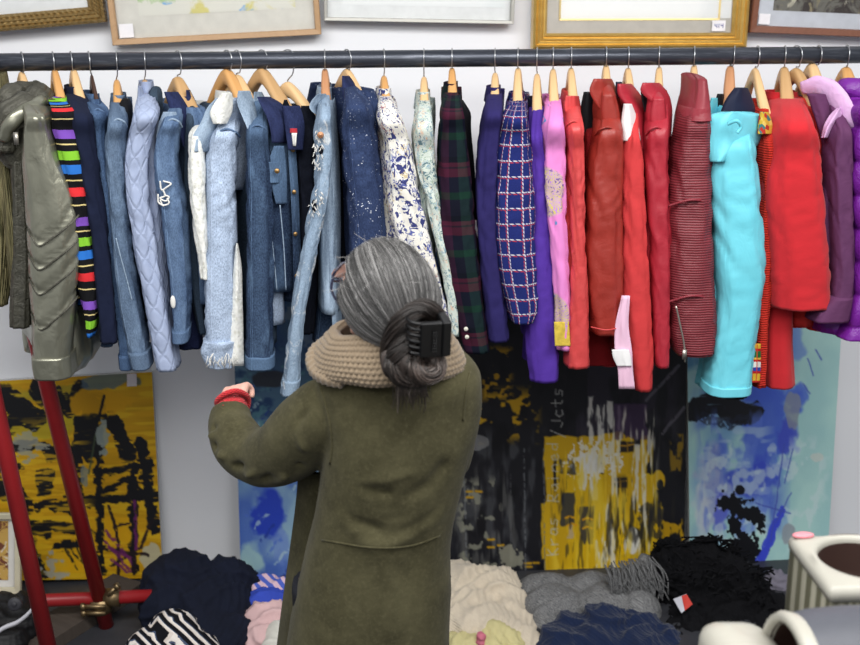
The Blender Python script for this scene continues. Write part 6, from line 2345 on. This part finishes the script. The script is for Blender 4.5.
f = MB()
f.loft([[bilin(k, k * .7, z), bilin(1 - k, k * .7, z), bilin(1 - k, 1 - k * .7, z), bilin(k, 1 - k * .7, z)] for k, z in ((0, -.012), (0, .01), (.02, .013), (.1, .01), (.12, .0), (.12, -.004))], False, False)
f.build('frame', M_CREAMFR, root, False)
f = MB()
f.hexa([bilin(.06, .04, -.006), bilin(.94, .04, -.006), bilin(.94, .04, -.012), bilin(.06, .04, -.012), bilin(.06, .96, -.006), bilin(.94, .96, -.006), bilin(.94, .96, -.012), bilin(.06, .96, -.012)])
f.build('mount_board', plain('white mount', (206, 204, 198), .8), root, False)
f = MB()
f.v = [tuple(bilin(u, v, -.004)) for u, v in ((.2, .17), (.76, .17), (.76, .9), (.2, .9))]
f.face(range(4), ((0, 0), (.1, 0), (.1, .2), (0, .2)))
f.build('print', art_mat('ochre print', (190, 150, 70), [((110, 60, 40), 26, .5, .56), ((206, 190, 160), 22, .6, .64)]), root, False)

M_BLACKBAG = plain('black nylon bag', (15, 15, 18), .6, bump=.4)
bag = heap('camera_bag', 'lumpy black bag with a round dial at the bottom left', 'bag', [(4, 592, 3.42, .06, .06, .08), (22, 592, 3.44, .03, .05, .06), (14, 606, 3.38, .08, .07, .06), (-10, 604, 3.36, .08, .08, .08), (0, 626, 3.3, .08, .07, .05)], M_BLACKBAG, .007, 12, 51)
mb = MB()
c = P(15, 604, 3.3)
mb.disc(c, (.1, -1, .35), .021, .016, 24)
mb.disc(c + V((0, -.008, .003)), (.1, -1, .35), .008, .006, 16)
mb.build('dial', plain('dark grey dial', (52, 52, 58), .5), bag)
mb = MB()
pts = [P(-12, 640, 3.24), P(4, 628, 3.27), P(18, 622, 3.28), P(30, 612, 3.3), P(38, 600, 3.33)]
rr = []
for p in [V(x) for x in catmull([tuple(p) for p in pts], 24)]:
    rr.append([p + V((0, 0, -.007)), p + V((0, -.006, -.005)), p + V((0, -.008, .006)), p + V((0, .0, .009))])
mb.loft(rr)
o = mb.build('strap', plain('white strap webbing', (198, 198, 206), .7))
tag(o, 'white strap curving past the black bag at the lower left', 'strap')

# ------------------------------------------------------------------ the table at the right front and what stands on it
TZ = .88
M_TABLE = plain('table top laminate', (120, 116, 110), .5)
root = thing('table', 'table at the lower right carrying the white pots', 'table', (1.0, 1.3, 0))
MB().box(.36, 1.6, .95, 1.72, TZ - .03, TZ).build('tabletop', M_TABLE, root, False)
for x in (.42, 1.54):
    for y in (1.0, 1.67):
        MB().box(x - .02, x + .02, y - .02, y + .02, 0, TZ - .03).build('leg', M_TABLE, root, False)

M_POT = plain('cream glazed pottery', (170, 167, 155), .35, vary=.05, scale=12)
t = T('ribbed greenish side', .5, spec=.4)
o_ = t.obj()
sy = t.xyz(o_)[1]
M_RIBSIDE = t.col(t.mix(t.step(t.M('SINE', t.M('MULTIPLY', sy, 150)), -.6, .8), (104, 102, 82), (180, 176, 156)))
M_BROWNIN = plain('dark brown inside', (62, 40, 34), .6)
zt = 1.09
nl, fl_ = G(830, 590, zt), G(788, 535, zt)
PV = (fl_ - nl).normalized()
PU = V((PV.y, -PV.x, 0))
DEP = (fl_ - nl).length
root = thing('planter', 'cream box shaped pot with wide round opening, lower right', 'pot', (nl.x, nl.y, TZ))
wd = .3
hr = min(.09, DEP / 2 - .024)
hcx, hcy = hr + .024, DEP / 2 + .005
top = MB()


def sq(a, inset, z):
    "a slab outline in the pot's own axes"
    ca, sa = math.cos(a), math.sin(a)
    hx0, hx1, hy0, hy1 = inset - hcx, wd - inset - hcx, inset - hcy, DEP - inset - hcy
    k = min((hx1 if ca > 0 else hx0) / ca if abs(ca) > 1e-6 else 1e9, (hy1 if sa > 0 else hy0) / sa if abs(sa) > 1e-6 else 1e9)
    return PQ(hcx + ca * k, hcy + sa * k, z)


def PQ(u, v, z):
    return V((nl.x, nl.y, 0)) + PU * u + PV * v + V((0, 0, z))


NA = 72
ang = [2 * PI * (k + .5) / NA for k in range(NA)]
circ = lambda r, z: [PQ(hcx + r * math.cos(a), hcy + r * math.sin(a), z) for a in ang]
top.loft([circ(hr, zt - .03), circ(hr, zt - .004), circ(hr + .004, zt + .003), circ(hr + .012, zt + .004), [sq(a, .012, zt + .002) for a in ang], [sq(a, .003, zt - .002) for a in ang], [sq(a, 0, zt - .012) for a in ang], [sq(a, .002, zt - .024) for a in ang], [sq(a, .02, zt - .026) for a in ang]], False, False)
top.build('rim', M_POT, root)
ins = MB()
ins.loft([circ(hr - .0005, zt - .008), circ(hr - .003, zt - .06), circ(hr - .01, zt - .1), circ(.01, zt - .105)], False, True)
ins.build('inside', M_BROWNIN, root)
bd = MB()
rr = []
for z, k in ((TZ, .016), (TZ + .05, .008), (zt - .024, .007)):
    ring = []
    for a in [2 * PI * (j + .5) / 144 for j in range(144)]:
        p = sq(a, k + (.004 * math.sin(a * 60)), z)
        ring.append(p)
    rr.append(ring)
bd.loft(rr, True, False)
bd.build('ribbed_side', M_RIBSIDE, root)
mb = MB()
mb.ell(PQ(.022, DEP - .014, zt + .006), (.02, .01, .005))
o = mb.build('pink_dish', plain('pink plastic', (226, 128, 138), .4))
tag(o, 'small pink disc lying on the cream box shaped pot', 'dish')

# the grey jar lying on its side
jc = P(812, 646, 1.5)
R_ = .062
jz = TZ + R_ + .0
jy = 1.5
top_z = P(820, 617, jy).z
R_ = (top_z - TZ) / 2
jz = TZ + R_
jx = P(797, 640, jy - .02).x
root = thing('jar', 'grey stoneware jar lying on its side with dark brown mouth, lower right corner', 'jar', (jx + .1, jy, TZ))
NS = 40
cyl = lambda x, r: [V((x, jy + r * math.cos(a), jz + r * math.sin(a))) for a in [2 * PI * k / NS for k in range(NS)]]
MB().loft([cyl(jx + .02, R_ * .93), cyl(jx + .05, R_ * .98), cyl(jx + .1, R_), cyl(jx + .26, R_ * .96), cyl(jx + .3, R_ * .8)], False, True).build('jar_wall', plain('grey stoneware', (78, 80, 88), .5), root)
MB().loft([cyl(jx + .022, R_ * .93), cyl(jx + .006, R_ * .97), cyl(jx - .004, R_ * .93), cyl(jx - .004, R_ * .84), cyl(jx + .01, R_ * .8)], False, False).build('rim', M_POT, root)
MB().loft([cyl(jx + .004, R_ * .81), cyl(jx + .02, R_ * .8), cyl(jx + .2, R_ * .78)], False, True).build('inside', M_BROWNIN, root)

# pale rounded dish cover
cx_, cy_ = P(742, 640, 1.58).x, 1.56
ct_z = P(745, 624, 1.6).z
lid = MB()
rings = []
for k in range(15):
    q = k / 14
    z = TZ + (ct_z - TZ) * q
    s_ = (1 - max(0, (q - .78) / .22) ** 2.4 * .55)
    rings.append([V((cx_ + .062 * s_ * math.copysign(abs(math.cos(a)) ** .55, math.cos(a)) + .006 * noi(math.cos(a) * 2, q * 2, 1), cy_ + .085 * s_ * math.copysign(abs(math.sin(a)) ** .55, math.sin(a)), z + (.012 * math.cos(a) * -.6 if q > .7 else 0))) for a in [2 * PI * j / 40 for j in range(40)]])
lid.loft(rings)
o = lid.build('ceramic_block', M_POT)
tag(o, 'smooth off white rounded pot cut by the bottom edge, below the black shawl', 'pot')
# ------------------------------------------------------------------ light
def area(name, loc, sx, sy, power, rot=(0, 0, 0), col=(1, 1, 1)):
    l = bpy.data.lights.new(name, 'AREA')
    l.shape = 'RECTANGLE'
    l.size, l.size_y, l.energy, l.color = sx, sy, power, col
    o = bpy.data.objects.new(name, l)
    COL.objects.link(o)
    o.location = loc
    o.rotation_euler = rot
    return o


area('ceiling_tube_light', (.3, 1.55, 2.98), 4.4, .8, 108, (math.radians(14), 0, 0), (1, .99, .97))
area('ceiling_tube_light', (.3, -.4, 2.98), 4.4, .8, 62, (math.radians(20), 0, 0), (1, .99, .97))
w = bpy.data.worlds.new('room light')
w.use_nodes = True
w.node_tree.nodes['Background'].inputs[0].default_value = (.92, .95, 1, 1)
w.node_tree.nodes['Background'].inputs[1].default_value = .40
sc.world = w
sc.view_settings.view_transform = 'Standard'
sc.view_settings.look = 'None'
sc.view_settings.gamma = 1
sc.view_settings.use_curve_mapping = False
sc.view_settings.exposure = 0
